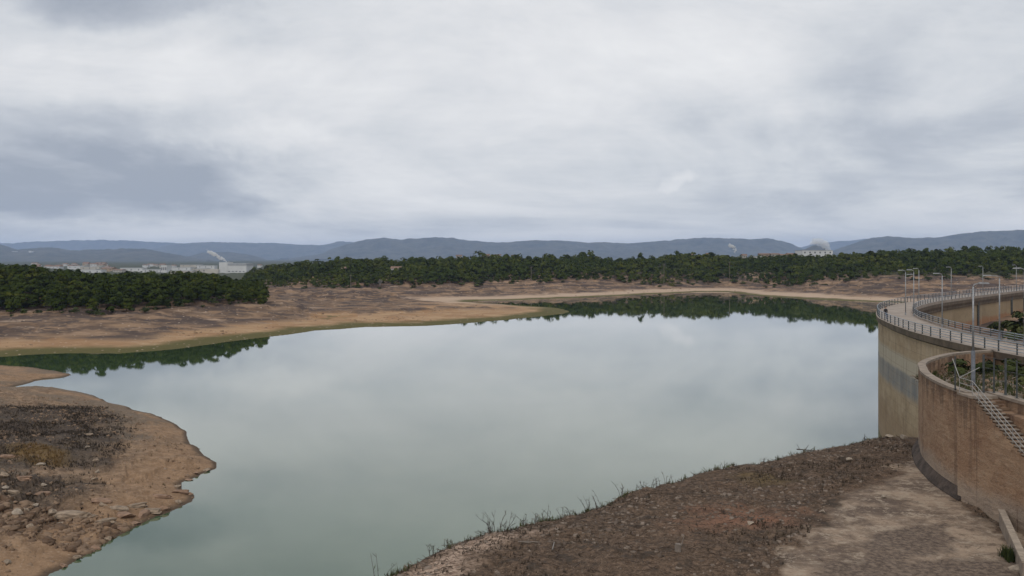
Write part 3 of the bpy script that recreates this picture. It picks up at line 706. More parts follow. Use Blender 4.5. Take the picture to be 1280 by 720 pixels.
# ------------------------------------------------------------------ dam
DP = dam_path; nD = len(DP)
def tangent(i): return (DP[min(i + 1, nD - 1)] - DP[max(i - 1, 0)]).normalized()
def off(i, o):          # o > 0: water side (left of travel)
    t = tangent(i); return DP[i] + Vector((-t.y, t.x, 0)) * o
def sweep(mb, prof, step=1, i0=0, i1=None):
    i1 = nD if i1 is None else i1; idx = list(range(i0, i1, step)); n = len(prof); v = []
    for i in idx:
        for (o, z) in prof:
            q = off(i, o); v.append((q.x, q.y, z))
    f = [(a * n + k, a * n + (k + 1) % n, (a + 1) * n + (k + 1) % n, (a + 1) * n + k) for a in range(len(idx) - 1) for k in range(n)]
    f += [tuple(range(n)), tuple((len(idx) - 1) * n + k for k in reversed(range(n)))]
    mb.add(v, f)
def wall_material(name, base, alt, pale, band):
    m, nt, b = new_mat(name); p = nt.pos(); xyz = nt.sep(p); z = xyz[2]
    n1 = nt.noise(nt.scale(p, .25, .25, .4), 1, 6, .65); n2 = nt.noise(p, 1.3, 6, .7)
    strk = nt.noise(nt.scale(p, 1.1, 1.1, .06), 1, 5, .65); strk2 = nt.noise(nt.vmath('ADD', nt.scale(p, .5, .5, .05), (5, 5, 5)), 1, 4, .6)
    c = nt.mix(nt.step(n1, .35, .65), base, alt)
    c = nt.mix(nt.math('MULTIPLY', nt.step(n2, .5, .75), .55), c, tuple(x * .55 for x in base))
    if band:
        zb = nt.math('ADD', z, nt.math('MULTIPLY', nt.math('SUBTRACT', n1, .5), 1.1))
        c = nt.mix(nt.math('MULTIPLY', nt.step(zb, 12.0, 12.5), nt.step(zb, 15.1, 14.3)), c, nt.mix(n2, (.34, .285, .21), (.44, .38, .30)))
        c = nt.mix(nt.math('MULTIPLY', nt.math('MULTIPLY', nt.step(zb, 8.9, 10.2), nt.step(zb, 12.8, 12.2)), nt.step(n2, .25, .6, .55, .95)), c, nt.mix(nt.step(strk2, .3, .7), (.15, .155, .16), (.28, .26, .235)))
        c = nt.mix(nt.math('MULTIPLY', nt.step(zb, 7.5, 4.0), .6), c, (.25, .165, .10))
    c = nt.mix(nt.math('MULTIPLY', nt.step(strk, .53, .68), nt.step(z, 9, 18, .25, .85)), c, (.085, .062, .045))
    c = nt.mix(nt.math('MULTIPLY', nt.step(strk2, .58, .72), .5), c, pale)
    lift = nt.math('ABSOLUTE', nt.math('SUBTRACT', nt.math('FRACT', nt.math('MULTIPLY', nt.math('ADD', z, nt.math('MULTIPLY', n2, .12)), .72)), .5))
    c = nt.mix(nt.math('MULTIPLY', nt.step(lift, .035, .0), .45), c, (.10, .075, .055))
    nt.set(b.inputs['Base Color'], c)
    nt.set(b.inputs['Normal'], nt.bump(nt.math('ADD', n2, nt.math('MULTIPLY', nt.noise(p, 6, 4, .7), .4)), .07)); return m
M['damwall'] = wall_material('dam_concrete', (.290, .208, .128), (.390, .295, .195), (.46, .385, .29), True)
m, nt, b = new_mat('downstream_concrete'); p = nt.pos(); xyz = nt.sep(p); z = xyz[2]
n1 = nt.noise(nt.scale(p, .1, .1, .2), 1, 6, .65); n2 = nt.noise(p, .9, 6, .7); strk = nt.noise(nt.scale(p, .8, .8, .05), 1, 5, .65)
c = nt.mix(nt.step(n1, .35, .65), (.24, .175, .105), (.30, .225, .135))
zb = nt.math('ADD', z, nt.math('MULTIPLY', nt.math('SUBTRACT', n1, .5), 3.5))
c = nt.mix(nt.step(zb, 13.6, 12.4), c, (.27, .14, .07)); c = nt.mix(nt.math('MULTIPLY', nt.step(strk, .55, .7), .6), c, (.36, .31, .24)); c = nt.mix(nt.math('MULTIPLY', nt.step(n2, .55, .75), .5), c, (.10, .075, .05))
nt.set(b.inputs['Base Color'], c); nt.set(b.inputs['Normal'], nt.bump(n2, .07)); M['downwall'] = m
m, nt, b = new_mat('cornice_concrete'); p = nt.pos()
n1 = nt.noise(p, .5, 6, .7); strk = nt.noise(nt.scale(p, 1.4, 1.4, .15), 1, 5, .65)
c = nt.mix(nt.step(n1, .35, .65), (.085, .064, .046), (.145, .108, .076)); c = nt.mix(nt.step(strk, .55, .75), c, (.06, .046, .036)); nt.set(b.inputs['Base Color'], c); M['cornice'] = m
m, nt, b = new_mat('deck_concrete'); p = nt.pos()
n1 = nt.noise(p, .4, 6, .7); n2 = nt.noise(p, 3, 4, .7)
c = nt.mix(nt.step(n1, .35, .65), (.235, .190, .155), (.31, .26, .215)); c = nt.mix(nt.step(n2, .6, .8), c, (.16, .13, .105)); nt.set(b.inputs['Base Color'], c); M['deck'] = m

dam = empty('dam', (0, 0, 0), 0, 'long curved concrete dam with a walkway on its crest and a grey waterline band', 'dam')
a = MB(); sweep(a, [(0.02, -3), (2.65, -3), (2.65, CREST - 1.0), (0.02, CREST - 1.0)]); a.build('upstream_face', M['damwall'], dam)
a = MB(); sweep(a, [(-2.5, -3), (0.0, -3), (0.0, CREST - 1.6), (-2.5, CREST - 1.6)]); a.build('downstream_face', M['downwall'], dam)
a = MB(); sweep(a, [(-2.99, CREST - .95), (-2.72, CREST - 1.6), (-.02, CREST - 1.6), (-.02, CREST - 1.0), (2.67, CREST - 1.0), (2.95, CREST - .8), (3.0, CREST - .06), (-2.99, CREST - .06)]); a.build('cornice', M['cornice'], dam)
a = MB(); sweep(a, [(-3.02, CREST - .055), (3.03, CREST - .055), (3.03, CREST), (-3.02, CREST)]); a.build('deck', M['deck'], dam)
a = MB(); sweep(a, [(-3.04, CREST - .3), (-2.7, CREST - .3), (-2.7, CREST + .28), (-3.04, CREST + .28)]); a.build('kerb', M['deck'], dam)
a = MB(); cv = []; cf = []
for i in range(20, nD - 2):
    for f in (0, .25, .5, .75):
        for o_ in (-2.52, -2.76):
            q = off(i, o_).lerp(off(i + 1, o_), f)
            cv += [(q.x, q.y, CREST - 1.58), (q.x, q.y, CREST - 1.78), (q.x, q.y, CREST - 2.1)]
for k in range(len(cv) // 6 - 1):
    b0, b1 = k * 6, k * 6 + 6; deep = k % 2 == 0
    cf.append((b0 + 3, b1 + 3, b1 + 4, b0 + 4)); cf.append((b0, b0 + 1, b1 + 1, b1))
    if deep: cf += [(b0 + 4, b1 + 4, b1 + 5, b0 + 5), (b0 + 1, b0 + 2, b1 + 2, b1 + 1), (b0 + 2, b0 + 5, b1 + 5, b1 + 2), (b0 + 1, b0 + 4, b0 + 5, b0 + 2), (b1 + 1, b1 + 2, b1 + 5, b1 + 4)]
    else: cf.append((b0 + 1, b0 + 4, b1 + 4, b1 + 1))
a.add(cv, cf)
a.build('corbel_course', M['cornice'], dam)
for px in (1221, 1264, 1279):
    best = min(range(nD), key=lambda i: abs(640 + F * off(i, -2.5).x / off(i, -2.5).y - px) + (1e6 if off(i, -2.5).y < 170 else 0))
    q = off(best, -2.75); a = MB(); a.tube([(q.x, q.y, 8), (q.x, q.y, CREST - 1.2)], .27, 8); a.build('drain_pipe', M['dark_steel'], dam)

def railing(o_side, label, name='railing'):
    t = empty(name, (off(0, o_side).x, off(0, o_side).y, CREST), 0, label, 'railing')
    L = t.location.copy()
    base = CREST + (.28 if o_side < 0 else 0)
    for h in ((.3, .6, .88, 1.15) if o_side > 0 else (.3, .58, .86, 1.1)):
        a = MB(); a.tube([off(i, o_side) + Vector((0, 0, CREST + h)) - L for i in range(0, nD, 2)], .04 if h < 1 else .05, 6); a.build('rail', M['rail'], t)
    # posts
    acc = 0; cnt = 0; late = MB(); start = next(i for i in range(nD) if DP[i].y > 78)
    for i in range(start, nD - 1):
        acc += (DP[i + 1] - DP[i]).length
        if acc >= 2.45:
            acc = 0; q = off(i, o_side) - L; tg = tangent(i); rz = math.atan2(tg.y, tg.x)
            a = MB() if cnt < 98 else late
            a.box(-.04, .04, -.06, .06, 0.0, 1.17, rz, (q.x, q.y))
            a.box(-.08, .08, -.1, .1, 0.0, .025, rz, (q.x, q.y))
            if cnt < 98: a.build('post', M['dark_steel'], t)
            cnt += 1
    if late.v: late.build('post', M['dark_steel'], t)['kind'] = 'stuff'
railing(2.8, 'grey metal railing along the water side of the dam walkway')
railing(-2.87, 'grey metal railing along the downstream side of the dam walkway')

# lamps
def lamp(X, Y, z, H, az, arm, label, sleeve=.9, sleeve_mat='bluegrey', two=False, sr=.17):
    t = empty('street_lamp', (X, Y, z), az, label, 'street lamp', 'street lamps along the dam')
    a = MB(); a.tube([(0, 0, sleeve), (0, 0, H - .25)], .085, 10, .06); a.tube([(0, 0, H - .25), (.08, 0, H - .06), (.3, 0, H), (arm, 0, H + .04)], .045, 8, .04); a.build('pole', M['galv'], t, True)
    a = MB(); a.tube([(0, 0, 0), (0, 0, sleeve)], sr, 12, sr * .92); a.tube([(0, 0, 0), (0, 0, .05)], sr * 1.5, 12); a.build('base', M[sleeve_mat], t)
    for k in range(2 if two else 1):
        zz_ = H + .04 - k * .75
        if k: s = MB(); s.tube([(0, 0, zz_), (arm, 0, zz_)], .04, 8); s.build('arm', M['galv'], t)
        hd = MB(); x0, x1 = arm - .1, arm + .75
        v = [(x0, -.09, zz_ - .03), (x1, -.13, zz_ - .03), (x1, .13, zz_ - .03), (x0, .09, zz_ - .03), (x0, -.07, zz_ + .09), (x1 - .1, -.1, zz_ + .07), (x1 - .1, .1, zz_ + .07), (x0, .07, zz_ + .09)]
        hd.add(v, [(0, 3, 2, 1), (4, 5, 6, 7), (0, 1, 5, 4), (1, 2, 6, 5), (2, 3, 7, 6), (3, 0, 4, 7)]); h_ = hd.build('lamp_head', M['galv'], t)
        gl = MB(); gl.box(x0 + .2, x1 - .06, -.085, .085, zz_ - .05, zz_ - .033); gl.build('lens', M['lamp_glass'], h_)
W = math.pi
lamp(37.2, 71.5, CREST - .8, 8.15, .05, .55, 'tallest looking street lamp, thick grey base standing in the overgrown walled platform', 2.75, 'bluegrey', False, .16)
lamps = [(1249, 105.0, 7.4, 1.1, 'near street lamp with long arm and blue base on the inner dam railing'), (1177, 116.0, 7.3, .5, 'street lamp on the inner railing midway along the near straight of the dam'),
         (1134.3, 133.5, 7.4, .5, 'street lamp nearest the person at the dam bend'), (1142.4, 143, 7.5, .4, 'street lamp with two stacked heads at the dam bend'), (1160.7, 158.5, 7.4, .4, 'street lamp just past the dam bend'),
         (1189.3, 189, 7.4, .4, 'first street lamp on the far arm of the dam'), (1227, 236, 7.4, .4, 'second street lamp on the far arm of the dam'), (1270.5, 250, 7.5, .4, 'last street lamp on the far arm of the dam'), (1279.3, 101.5, 8.3, .5, 'street lamp cut by the right edge of the view')]
for px, d, H, arm, lb in lamps:
    X, Y = PD(px, d)
    i = min(range(nD), key=lambda i: (off(i, -2.6) - Vector((X, Y, 0))).length); q = off(i, -2.55)
    if d > 108 or True:
        # slide along the walkway so that the lamp stands inside the railing at this bearing
        i = min((k for k in range(nD) if abs(off(k, -2.55).y - d) < 14), key=lambda k: abs(640 + F * off(k, -2.55).x / off(k, -2.55).y - px)); q = off(i, -1.5 if 'nearest the person' in lb else -2.55)
    lamp(q.x, q.y, CREST, H, W, arm, lb, 1.0 if px > 1245 and d < 110 else .5, 'bluegrey' if d < 110 else 'galv', 'two stacked' in lb, .15 if d < 110 else .11)

# ------------------------------------------------------------------ walled platform beside the dam
m, nt, b = new_mat('red_stone_wall'); p = nt.pos(); xyz = nt.sep(p); z = xyz[2]
n1 = nt.noise(nt.scale(p, .3, .3, .5), 1, 6, .65); n2 = nt.noise(nt.scale(p, 1.2, 1.2, 2.6), 1, 6, .72); n3 = nt.noise(p, 5, 5, .7)
strk = nt.noise(nt.scale(p, 1.5, 1.5, .07), 1, 5, .65); cour = nt.math('ABSOLUTE', nt.math('SUBTRACT', nt.math('FRACT', nt.math('MULTIPLY', nt.math('ADD', z, nt.math('MULTIPLY', n1, .5)), 2.6)), .5))
c = nt.mix(nt.step(n1, .36, .64), (.255, .148, .087), (.325, .210, .130))
c = nt.mix(nt.math('MULTIPLY', nt.step(n2, .52, .68), .7), c, (.34, .245, .165)); c = nt.mix(nt.math('MULTIPLY', nt.step(n2, .42, .30), .8), c, (.115, .066, .042))
c = nt.mix(nt.math('MULTIPLY', nt.step(cour, .09, .0), nt.math('MULTIPLY', nt.step(n2, .50, .62), .6)), c, (.10, .06, .04))
top = nt.math('ADD', z, nt.math('MULTIPLY', nt.math('SUBTRACT', strk, .5), 9.0))
c = nt.mix(nt.math('MULTIPLY', nt.step(top, 16.9, 18.8), .75), c, (.075, .045, .032))
low = nt.math('ADD', z, nt.math('MULTIPLY', nt.math('SUBTRACT', n1, .5), 2.2))
c = nt.mix(nt.math('MULTIPLY', nt.step(low, 13.0, 12.0), .75), c, (.30, .245, .195))
st4 = nt.noise(nt.scale(p, .9, .9, .035), 1, 4, .6)
c = nt.mix(nt.math('MULTIPLY', nt.step(st4, .54, .64), nt.step(xyz[1], 63.4, 62.2, .35, .85)), c, (.085, .046, .030))
blk = nt.voro(nt.scale(p, 1.1, 1.1, 2.4), 1.0, 'F1', 'Color'); bs = nt.sep(blk)[0]
c = nt.mix(.22, c, nt.mix(bs, (.12, .07, .045), (.40, .28, .18)))
nt.set(b.inputs['Base Color'], c); nt.set(b.inputs['Normal'], nt.bump(nt.math('ADD', n2, nt.math('ADD', nt.math('MULTIPLY', n3, .5), nt.math('MULTIPLY', cour, .12))), .16)); M['redwall'] = m
wp = catmull([(49.4, 91.3), (45.6, 89.6), (42.6, 87.4), (38.9, 83.2), (36.6, 79.8), (35.2, 76.6), (33.8, 73.0), (32.6, 68.3), (32.1, 65), (31.95, 62.4)], .6)
plat = empty('retaining_wall', (0, 0, 0), 0, 'rounded reddish stone retaining wall enclosing an overgrown platform beside the dam', 'wall')
def wall_sweep(path, prof):
    mb = MB(); n = len(prof); v = []
    for i, q in enumerate(path):
        t = (path[min(i + 1, len(path) - 1)] - path[max(i - 1, 0)]).normalized(); nn = Vector((t.y, -t.x, 0))   # outer side
        for o, zz_ in prof: v.append((q.x + nn.x * o, q.y + nn.y * o, zz_))
    f = [(a * n + k, a * n + (k + 1) % n, (a + 1) * n + (k + 1) % n, (a + 1) * n + k) for a in range(len(path) - 1) for k in range(n)]
    f += [tuple(range(n)), tuple((len(path) - 1) * n + k for k in reversed(range(n)))]; mb.add(v, f); return mb
wall_sweep(wp, [(-.02, 9.5), (-.66, 9.5), (-.62, CREST - .2), (-.02, CREST - .2)]).build('wall', M['redwall'], plat)
wall_sweep(wp, [(.03, CREST - .197), (-.62, CREST - .197), (-.62, CREST), (.03, CREST)]).build('coping', M['conc'], plat)
wall_sweep(wp[14:], [(.0, 11.65), (-.3, 11.65), (-.3, 9.5), (.55, 9.5), (.5, 11.0), (.26, 11.35)]).build('footing', simple('dark_footing', (.060, .044, .035), .95, .5, 1.1, bump=.12), plat)
# stair wing: wall face toward the camera side, stepped top
a = MB(); steps = 17; rise = .185; tread = .41; y0 = 61.2; xa, xb = 31.62, 33.55
a.box(xa, xb, 60.9, 62.9, 9.5, CREST - .25)
prof = [(60.9, 9.5)]
v = []; 
zs = lambda k: CREST - .32 - k * rise
pts = [(60.897, 9.5), (60.897, zs(0))]
for k in range(steps): pts += [(60.897 - (k + 1) * tread, zs(k)), (60.897 - (k + 1) * tread, zs(k + 1))]
pts += [(40, zs(steps)), (40, 9.5)]
n = len(pts); v = [(xa, y, z_) for y, z_ in pts] + [(xb, y, z_) for y, z_ in pts]
f = [tuple(range(n)), tuple(reversed(range(n, 2 * n)))] + [(k, n + k, n + (k + 1) % n, (k + 1) % n) for k in range(n)]
a.add(v, f); a.build('stair_wing', M['redwall'], plat)
a = MB(); a.box(33.556, 34.2, 40, 62.6, 9.5, CREST - .2); a.build('rear_wall', M['redwall'], plat)
a = MB(); a.box(33.5, 34.25, 40, 62.6, CREST - .197, CREST); a.build('coping', M['conc'], plat)
a = MB(); a.box(xa - .03, 33.45, 60.95, 62.95, CREST - .247, CREST - .08); a.build('landing', M['conc'], plat)
for k in range(steps):
    a = MB(); yy = 60.897 - (k + 1) * tread; a.box(xa + .02, xa + 1.15, yy - .03, yy + tread - .09, zs(k) + .10, zs(k) + .165); a.build('tread', M['conc'], plat)
a = MB(); a.box(xa + 1.18, xb - .003, 60.9 - steps * tread, 60.88, 12.0, CREST - .9)
a.build('cheek_wall', M['redwall'], plat)
# platform floor
bm = bmesh.new(); inner = [(q.x, q.y) for q in wp] + [(33.8, 62.4), (33.8, 40), (50.2, 40), (49.6, 91)]
IN = np.array(inner)
gx, gy = np.meshgrid(np.arange(31, 51.5, .35), np.arange(40, 92.5, .35)); sh = gx.shape
fl = CREST - .75 - .9 * np.clip((gy - 66) / 20, 0, 1) + fbm(gx / 2.5, gy / 2.5, 71, 4) * .3
ok = in_poly(gx, gy, IN)
Vp = np.stack([gx.ravel(), gy.ravel(), fl.ravel()], -1); i, j = np.meshgrid(np.arange(sh[0] - 1), np.arange(sh[1] - 1), indexing='ij')
q = np.stack([i * sh[1] + j, i * sh[1] + j + 1, (i + 1) * sh[1] + j + 1, (i + 1) * sh[1] + j], -1).reshape(-1, 4)
q = q[ok.ravel()[q].all(1)]
m, nt, b = new_mat('platform_soil'); p = nt.pos(); n1 = nt.noise(p, .8, 5, .7); n2 = nt.noise(p, 5, 4, .7)
c = nt.mix(nt.step(n1, .35, .65), (.075, .062, .04), (.17, .14, .105)); c = nt.mix(nt.step(n2, .55, .75), c, (.26, .22, .18)); nt.set(b.inputs['Base Color'], c)
o = link('platform_ground', np_mesh('platform_ground', Vp, q), m, smooth=True); tag(o, 'earth floor of the walled platform', 'ground', kind='structure')
def plat_z(x, y): return CREST - .75 - .9 * min(1, max(0, (y - 66) / 20))
rp = random.Random(12)
PS = [(42.2, 83.6, .75, 'dark green shrub against the inner end of the curved wall'), (44.8, 84.0, .8, 'small dark shrub behind the thick lamp base'), (46, 81, .9, 'green shrub in the middle of the platform'), (44.5, 76, .6, 'low shrub by the fence posts'), (47, 78.5, 1.0, 'green shrub against the dam at the back of the platform'), (42.5, 73.2, .5, 'smallest shrub in front on the platform'), (47.5, 85.5, 1.0, 'dark shrub in the corner under the dam deck')]
for x, y, s, lb in PS:
    o = bpy.data.objects.new('shrub', shr[rp.randrange(4)]); C.objects.link(o); o.location = (x, y, plat_z(x, y) - .1); o.scale = (s, s, s * .85); o.rotation_euler.z = rp.uniform(0, 6); tag(o, lb, 'shrub', 'shrubs on the walled platform')
# fence on the platform rim
fence = empty('fence', (33.9, 62.6, CREST), 0, 'thin wire fence with tall dark posts on the platform wall', 'fence')
FP = [(1194, 63.9, 2.35), (1229.5, 62.6, 2.6), (1242.5, 62, 2.45), (1257, 61.0, 2.5), (1271, 59.6, 2.5), (1284, 58.4, 2.5), (1300, 56.9, 2.5)]
tops = []
for px, d, h in FP:
    X, Y = PD(px, d); a = MB(); r = .055 if px in (1229.5, 1257) else .04
    q = (X - 33.9, Y - 62.6)
    a.box(-r, r, -r, r, -.1, h, 0, q); a.box(-.1, .1, -.1, .1, -.01, .02, 0, q); a.build('post', M['dark_steel'], fence); tops.append((q[0], q[1], h))
for fr in (.97, .66, .35):
    a = MB()
    for k in range(1, len(tops) - 1): a.tube([(tops[k][0], tops[k][1], tops[k][2] * fr), (tops[k + 1][0], tops[k + 1][1], tops[k + 1][2] * fr)], .014, 5)
    a.build('wire', M['dark_steel'], fence)
# stair handrail
hr = empty('stair_railing', (xa + .06, 61.0, CREST), 0, 'pale metal handrail with three sloping rails beside the stone stairs', 'railing')
L = steps * tread; dz = steps * rise
for h in (.95, .58, .22):
    a = MB(); a.tube([(0, 0, h), (0, -L, h - dz - .1)], .025, 6); a.build('rail', M['white_rail'], hr)
for k in range(0, steps + 1, 2):
    a = MB(); yy = -k * tread; a.tube([(0, yy, -k * rise - .35), (0, yy, .95 - k * (rise + .1 / steps))], .026, 6); a.build('post', M['white_rail'], hr)
for h in (.95, .58, .22):
    a = MB(); a.tube([(0, 0, h), (0, 1.75, h + .02)], .024, 6); a.build('rail', M['white_rail'], hr)
a = MB(); a.tube([(0, 1.75, -.2), (0, 1.75, .97)], .03, 6); a.build('post', M['white_rail'], hr)
a = MB(); a.tube([(0, 1.75, .95), (.0, 2.75, 2.2)], .03, 6); a.tube([(0, 1.75, .97), (1.7, 2.3, 1.6)], .025, 6); a.build('brace', M['white_rail'], hr)
# low kerb wall
p0 = P(1252, 637, 11.9); p1 = P(1282, 702, 11.9); L = math.hypot(p1[0] - p0[0], p1[1] - p0[1]); rz = math.atan2(p1[1] - p0[1], p1[0] - p0[0])
kw = empty('low_wall', (p0[0], p0[1], 10.8), rz, 'low pale concrete kerb wall running from the foot of the stair wall', 'wall')
a = MB(); a.box(0, L, -.14, .14, -.6, 1.0); a.build('wall', M['conc'], kw); a = MB(); a.box(-.05, L, -.19, .19, 1.003, 1.12); a.build('coping', M['palerock'], kw)

# ------------------------------------------------------------------ person at the dam bend
def person(loc, rz):
    V = []; E = []; R = []
    def vtx(p, r): V.append(p); R.append(r); return len(V) - 1
    def chain(start, pts):
        last = start
        for p, r in pts:
            i = vtx(p, r); E.append((last, i)); last = i
        return last
    pel = vtx((0, 0, .95), (.16, .12))
    ch = chain(pel, [((0, -.01, 1.12), (.145, .105)), ((0, -.01, 1.33), (.175, .115))])
    nk = chain(ch, [((0, -.01, 1.47), (.075, .07)), ((0, .01, 1.53), (.055, .055)), ((0, .02, 1.60), (.078, .09)), ((0, .02, 1.68), (.08, .098)), ((0, .015, 1.73), (.055, .065))])
    for s in (-1, 1):
        chain(pel, [((s * .10, 0, .86), (.088, .09)), ((s * .11, .02, .5), (.062, .066)), ((s * .115, -.01, .3), (.055, .06)), ((s * .12, -.02, .09), (.042, .045)), ((s * .125, .06, .045), (.045, .04)), ((s * .13, .17, .03), (.04, .028))])
        w = chain(ch, [((s * .19, -.01, 1.40), (.062, .062)), ((s * .25, -.02, 1.14), (.046, .048)), ((s * .255, .05, .92), (.034, .036)), ((s * .255, .065, .85), (.022, .034))])
        for k in range(4):
            chain(w, [((s * .255, .038 + .018 * k, .80), (.009, .009)), ((s * (.25 - .004 * k), .042 + .018 * k, .765 - .006 * (k in (1, 2))), (.008, .008))])
        chain(w, [((s * .235, .105, .86), (.010, .010)), ((s * .23, .12, .83), (.009, .009))])
    me = bpy.data.meshes.new('person_body'); me.from_pydata(V, E, []); o = bpy.data.objects.new('person', me); C.objects.link(o)
    sk = o.modifiers.new('skin', 'SKIN'); sub = o.modifiers.new('sub', 'SUBSURF'); sub.levels = 2; sub.render_levels = 2
    for i, r in enumerate(R):
        me.skin_vertices[0].data[i].radius = r
    me.skin_vertices[0].data[0].use_root = True
    dg = bpy.context.evaluated_depsgraph_get(); me2 = bpy.data.meshes.new_from_object(o.evaluated_get(dg)); o.modifiers.clear(); o.data = me2
    for mt in (simple('skin', (.42, .26, .19), .6, .08), simple('black_jacket', (.012, .012, .014), .8, .2), simple('blue_jeans', (.05, .075, .14), .85, .2), simple('dark_shoes', (.02, .018, .016), .7, .2)): me2.materials.append(mt)
    for pgn in me2.polygons:
        c = pgn.center; k = 1 if .93 < c.z < 1.5 or (c.z > .88 and abs(c.x) > .215) else (2 if c.z > .1 else 3)
        if c.z >= 1.5 or (c.z < .9 and abs(c.x) > .215): k = 0
        pgn.material_index = k; pgn.use_smooth = True
    o.location = loc; o.rotation_euler.z = rz; o.scale = (1.15, 1.15, 1.08)
    tag(o, 'person in a black top and blue trousers standing at the dam railing', 'person')
    bm = bmesh.new(); bmesh.ops.create_icosphere(bm, subdivisions=3, radius=.1)
    for v in list(bm.verts):
        if v.co.y > .035 and v.co.z < .05: v.co.y = .035
        v.co.z *= 1.12; v.co.y *= 1.1
        if v.co.z < -.02: v.co.x *= .8
    hm = bpy.data.meshes.new('hair'); bm.to_mesh(hm); bm.free()
    h = link('hair', hm, simple('dark_hair', (.015, .012, .01), .6, .2), o, True); h.location = (0, .0, 1.685)
    for s in (-1, 1):
        bm = bmesh.new(); bmesh.ops.create_icosphere(bm, subdivisions=1, radius=.012, matrix=Matrix.Translation((s * .032, .113, 1.655))); em = bpy.data.meshes.new('eye'); bm.to_mesh(em); bm.free(); link('eye', em, M['dark_steel'], o)
i = min((k for k in range(nD) if 125 < off(k, 2.2).y < 150), key=lambda k: abs(640 + F * off(k, 2.2).x / off(k, 2.2).y - 1107)); q = off(i, 2.25); tg = tangent(i)
person((q.x, q.y, CREST), math.atan2(tg.y, tg.x) + 1.9)

# ------------------------------------------------------------------ rocks
def rock_mesh(seed, slab=False):
    bm = bmesh.new(); r = random.Random(seed)
    if slab:
        bmesh.ops.create_icosphere(bm, subdivisions=3, radius=1)
        for v in bm.verts: v.co = Vector([math.copysign(abs(c_) ** .55, c_) for c_ in v.co])
    else:
        bmesh.ops.create_icosphere(bm, subdivisions=2, radius=1)
    planes = [(Vector((r.gauss(0, 1), r.gauss(0, 1), r.gauss(0, 1))).normalized(), r.uniform(.4, .8)) for _ in range(11)]
    for v in bm.verts:
        for n_, d_ in planes:
            if slab: n_, d_ = Vector((n_.x, n_.y, n_.z * .25)).normalized(), d_ + .25
            e = v.co.dot(n_) - d_
            if e > 0: v.co -= n_ * e
        n3 = float(fbm(np.array(v.co.x * 1.5 + seed), np.array(v.co.y * 1.5 + v.co.z * 1.7), seed, 3)); v.co += v.co.normalized() * n3 * (.12 if not slab else .24)
    me = bpy.data.meshes.new('rock'); bm.to_mesh(me); bm.free(); return me
rocks = [rock_mesh(k) for k in range(7)]; slabs = [rock_mesh(20 + k, True) for k in range(4)]
def gz(x, y): return float(ground_z(np.array([x]), np.array([y]))[0])
def put_rock(px, py, zg, sx, sy, sz, mat, label, group, k, slab=False, rz=None):
    X, Y = P(px, py, zg)
    for _ in range(4):
        zg = gz(X, Y); X, Y = P(px, py, zg)
    me = (slabs if slab else rocks)[k % (4 if slab else 7)].copy(); me.materials.clear(); me.materials.append(mat)
    o = bpy.data.objects.new('rock', me); C.objects.link(o); o.location = (X, Y, gz(X, Y) + sz * .35); o.scale = (sx, sy, sz); o.rotation_euler = (rd.uniform(-.1, .1), rd.uniform(-.1, .1), rd.uniform(0, 6) if rz is None else rz)
    tag(o, label, 'rock', group)
put_rock(94, 634, 3, 2.3, 1.0, .5, M['rock'], 'long pale flat ledge of rock, largest on the left peninsula', None, 0, True, .12)
put_rock(92, 641, 3, 2.3, .9, .22, M['rock'], 'thin brown rock shelf under the long pale ledge', None, 1, True, .03)
put_rock(64, 634, 3, .9, .6, .45, M['rock'], 'blocky brown rock at the left end of the pale ledge', None, 2)
put_rock(20, 642, 3, .8, .7, .5, M['palerock'], 'rounded pale boulder left of the ledge', None, 3)
put_rock(52, 579, 3.5, .7, .5, .3, M['palerock'], 'pale rock in the stone row between the dark scrub patches', None, 4)
put_rock(158, 641, 1.6, 1.5, .9, .5, M['redrock'], 'large reddish boulder near the waterline of the left peninsula', None, 5)
put_rock(180, 640, 1, 1.2, .8, .45, M['redrock'], 'reddish boulder right beside the largest red one', None, 1)
put_rock(205, 636, .6, 1.0, .7, .35, M['redrock'], 'reddish flat rock at the waterline point', None, 6)
put_rock(132, 645, 2, 1.1, .7, .35, M['rock'], 'brown slab between ledge and red boulder', None, 3, True)
for k, (x, y) in enumerate([(238, 618), (222, 628), (246, 592), (258, 586), (236, 600), (222, 608), (150, 662), (135, 674), (118, 686), (96, 698), (80, 708), (196, 642), (170, 654)]):
    put_rock(x, y, .3, rd.uniform(.4, .9), rd.uniform(.35, .6), rd.uniform(.15, .3), M[['redrock', 'rock'][k % 2]], 'small brown rock lying on the waterline of the left peninsula', 'rocks on the peninsula waterline', k)
for k, (x, y, sx_, rz_) in enumerate([(18, 617, 1.2, .1), (52, 621, 1.0, -.05), (128, 624, 1.1, .15), (170, 627, 1.2, .3), (204, 622, 1.3, .25), (224, 616, 1.1, .4), (150, 634, 1.0, .2), (30, 607, .9, 0), (12, 572, 1.3, .05), (186, 634, 1.2, .2)]):
    put_rock(x, y, 2.5, sx_, .6, .26, M[['rock', 'redrock', 'redrock'][k % 3]], 'flat layered rock shelf breaking out of the left peninsula', 'rock shelves on the left peninsula', k, True, rz_)
for k, (x, y) in enumerate([(8, 610), (30, 628), (45, 632), (4, 600), (55, 612), (118, 600), (122, 588), (120, 576), (110, 560), (112, 545), (10, 700), (38, 660), (75, 655), (128, 628)]):
    put_rock(x, y, 3, rd.uniform(.35, .8), rd.uniform(.3, .6), rd.uniform(.2, .4), M[['palerock', 'rock'][k % 2]], 'loose stone on the upper ground of the left peninsula', 'loose stones on the left peninsula', k)
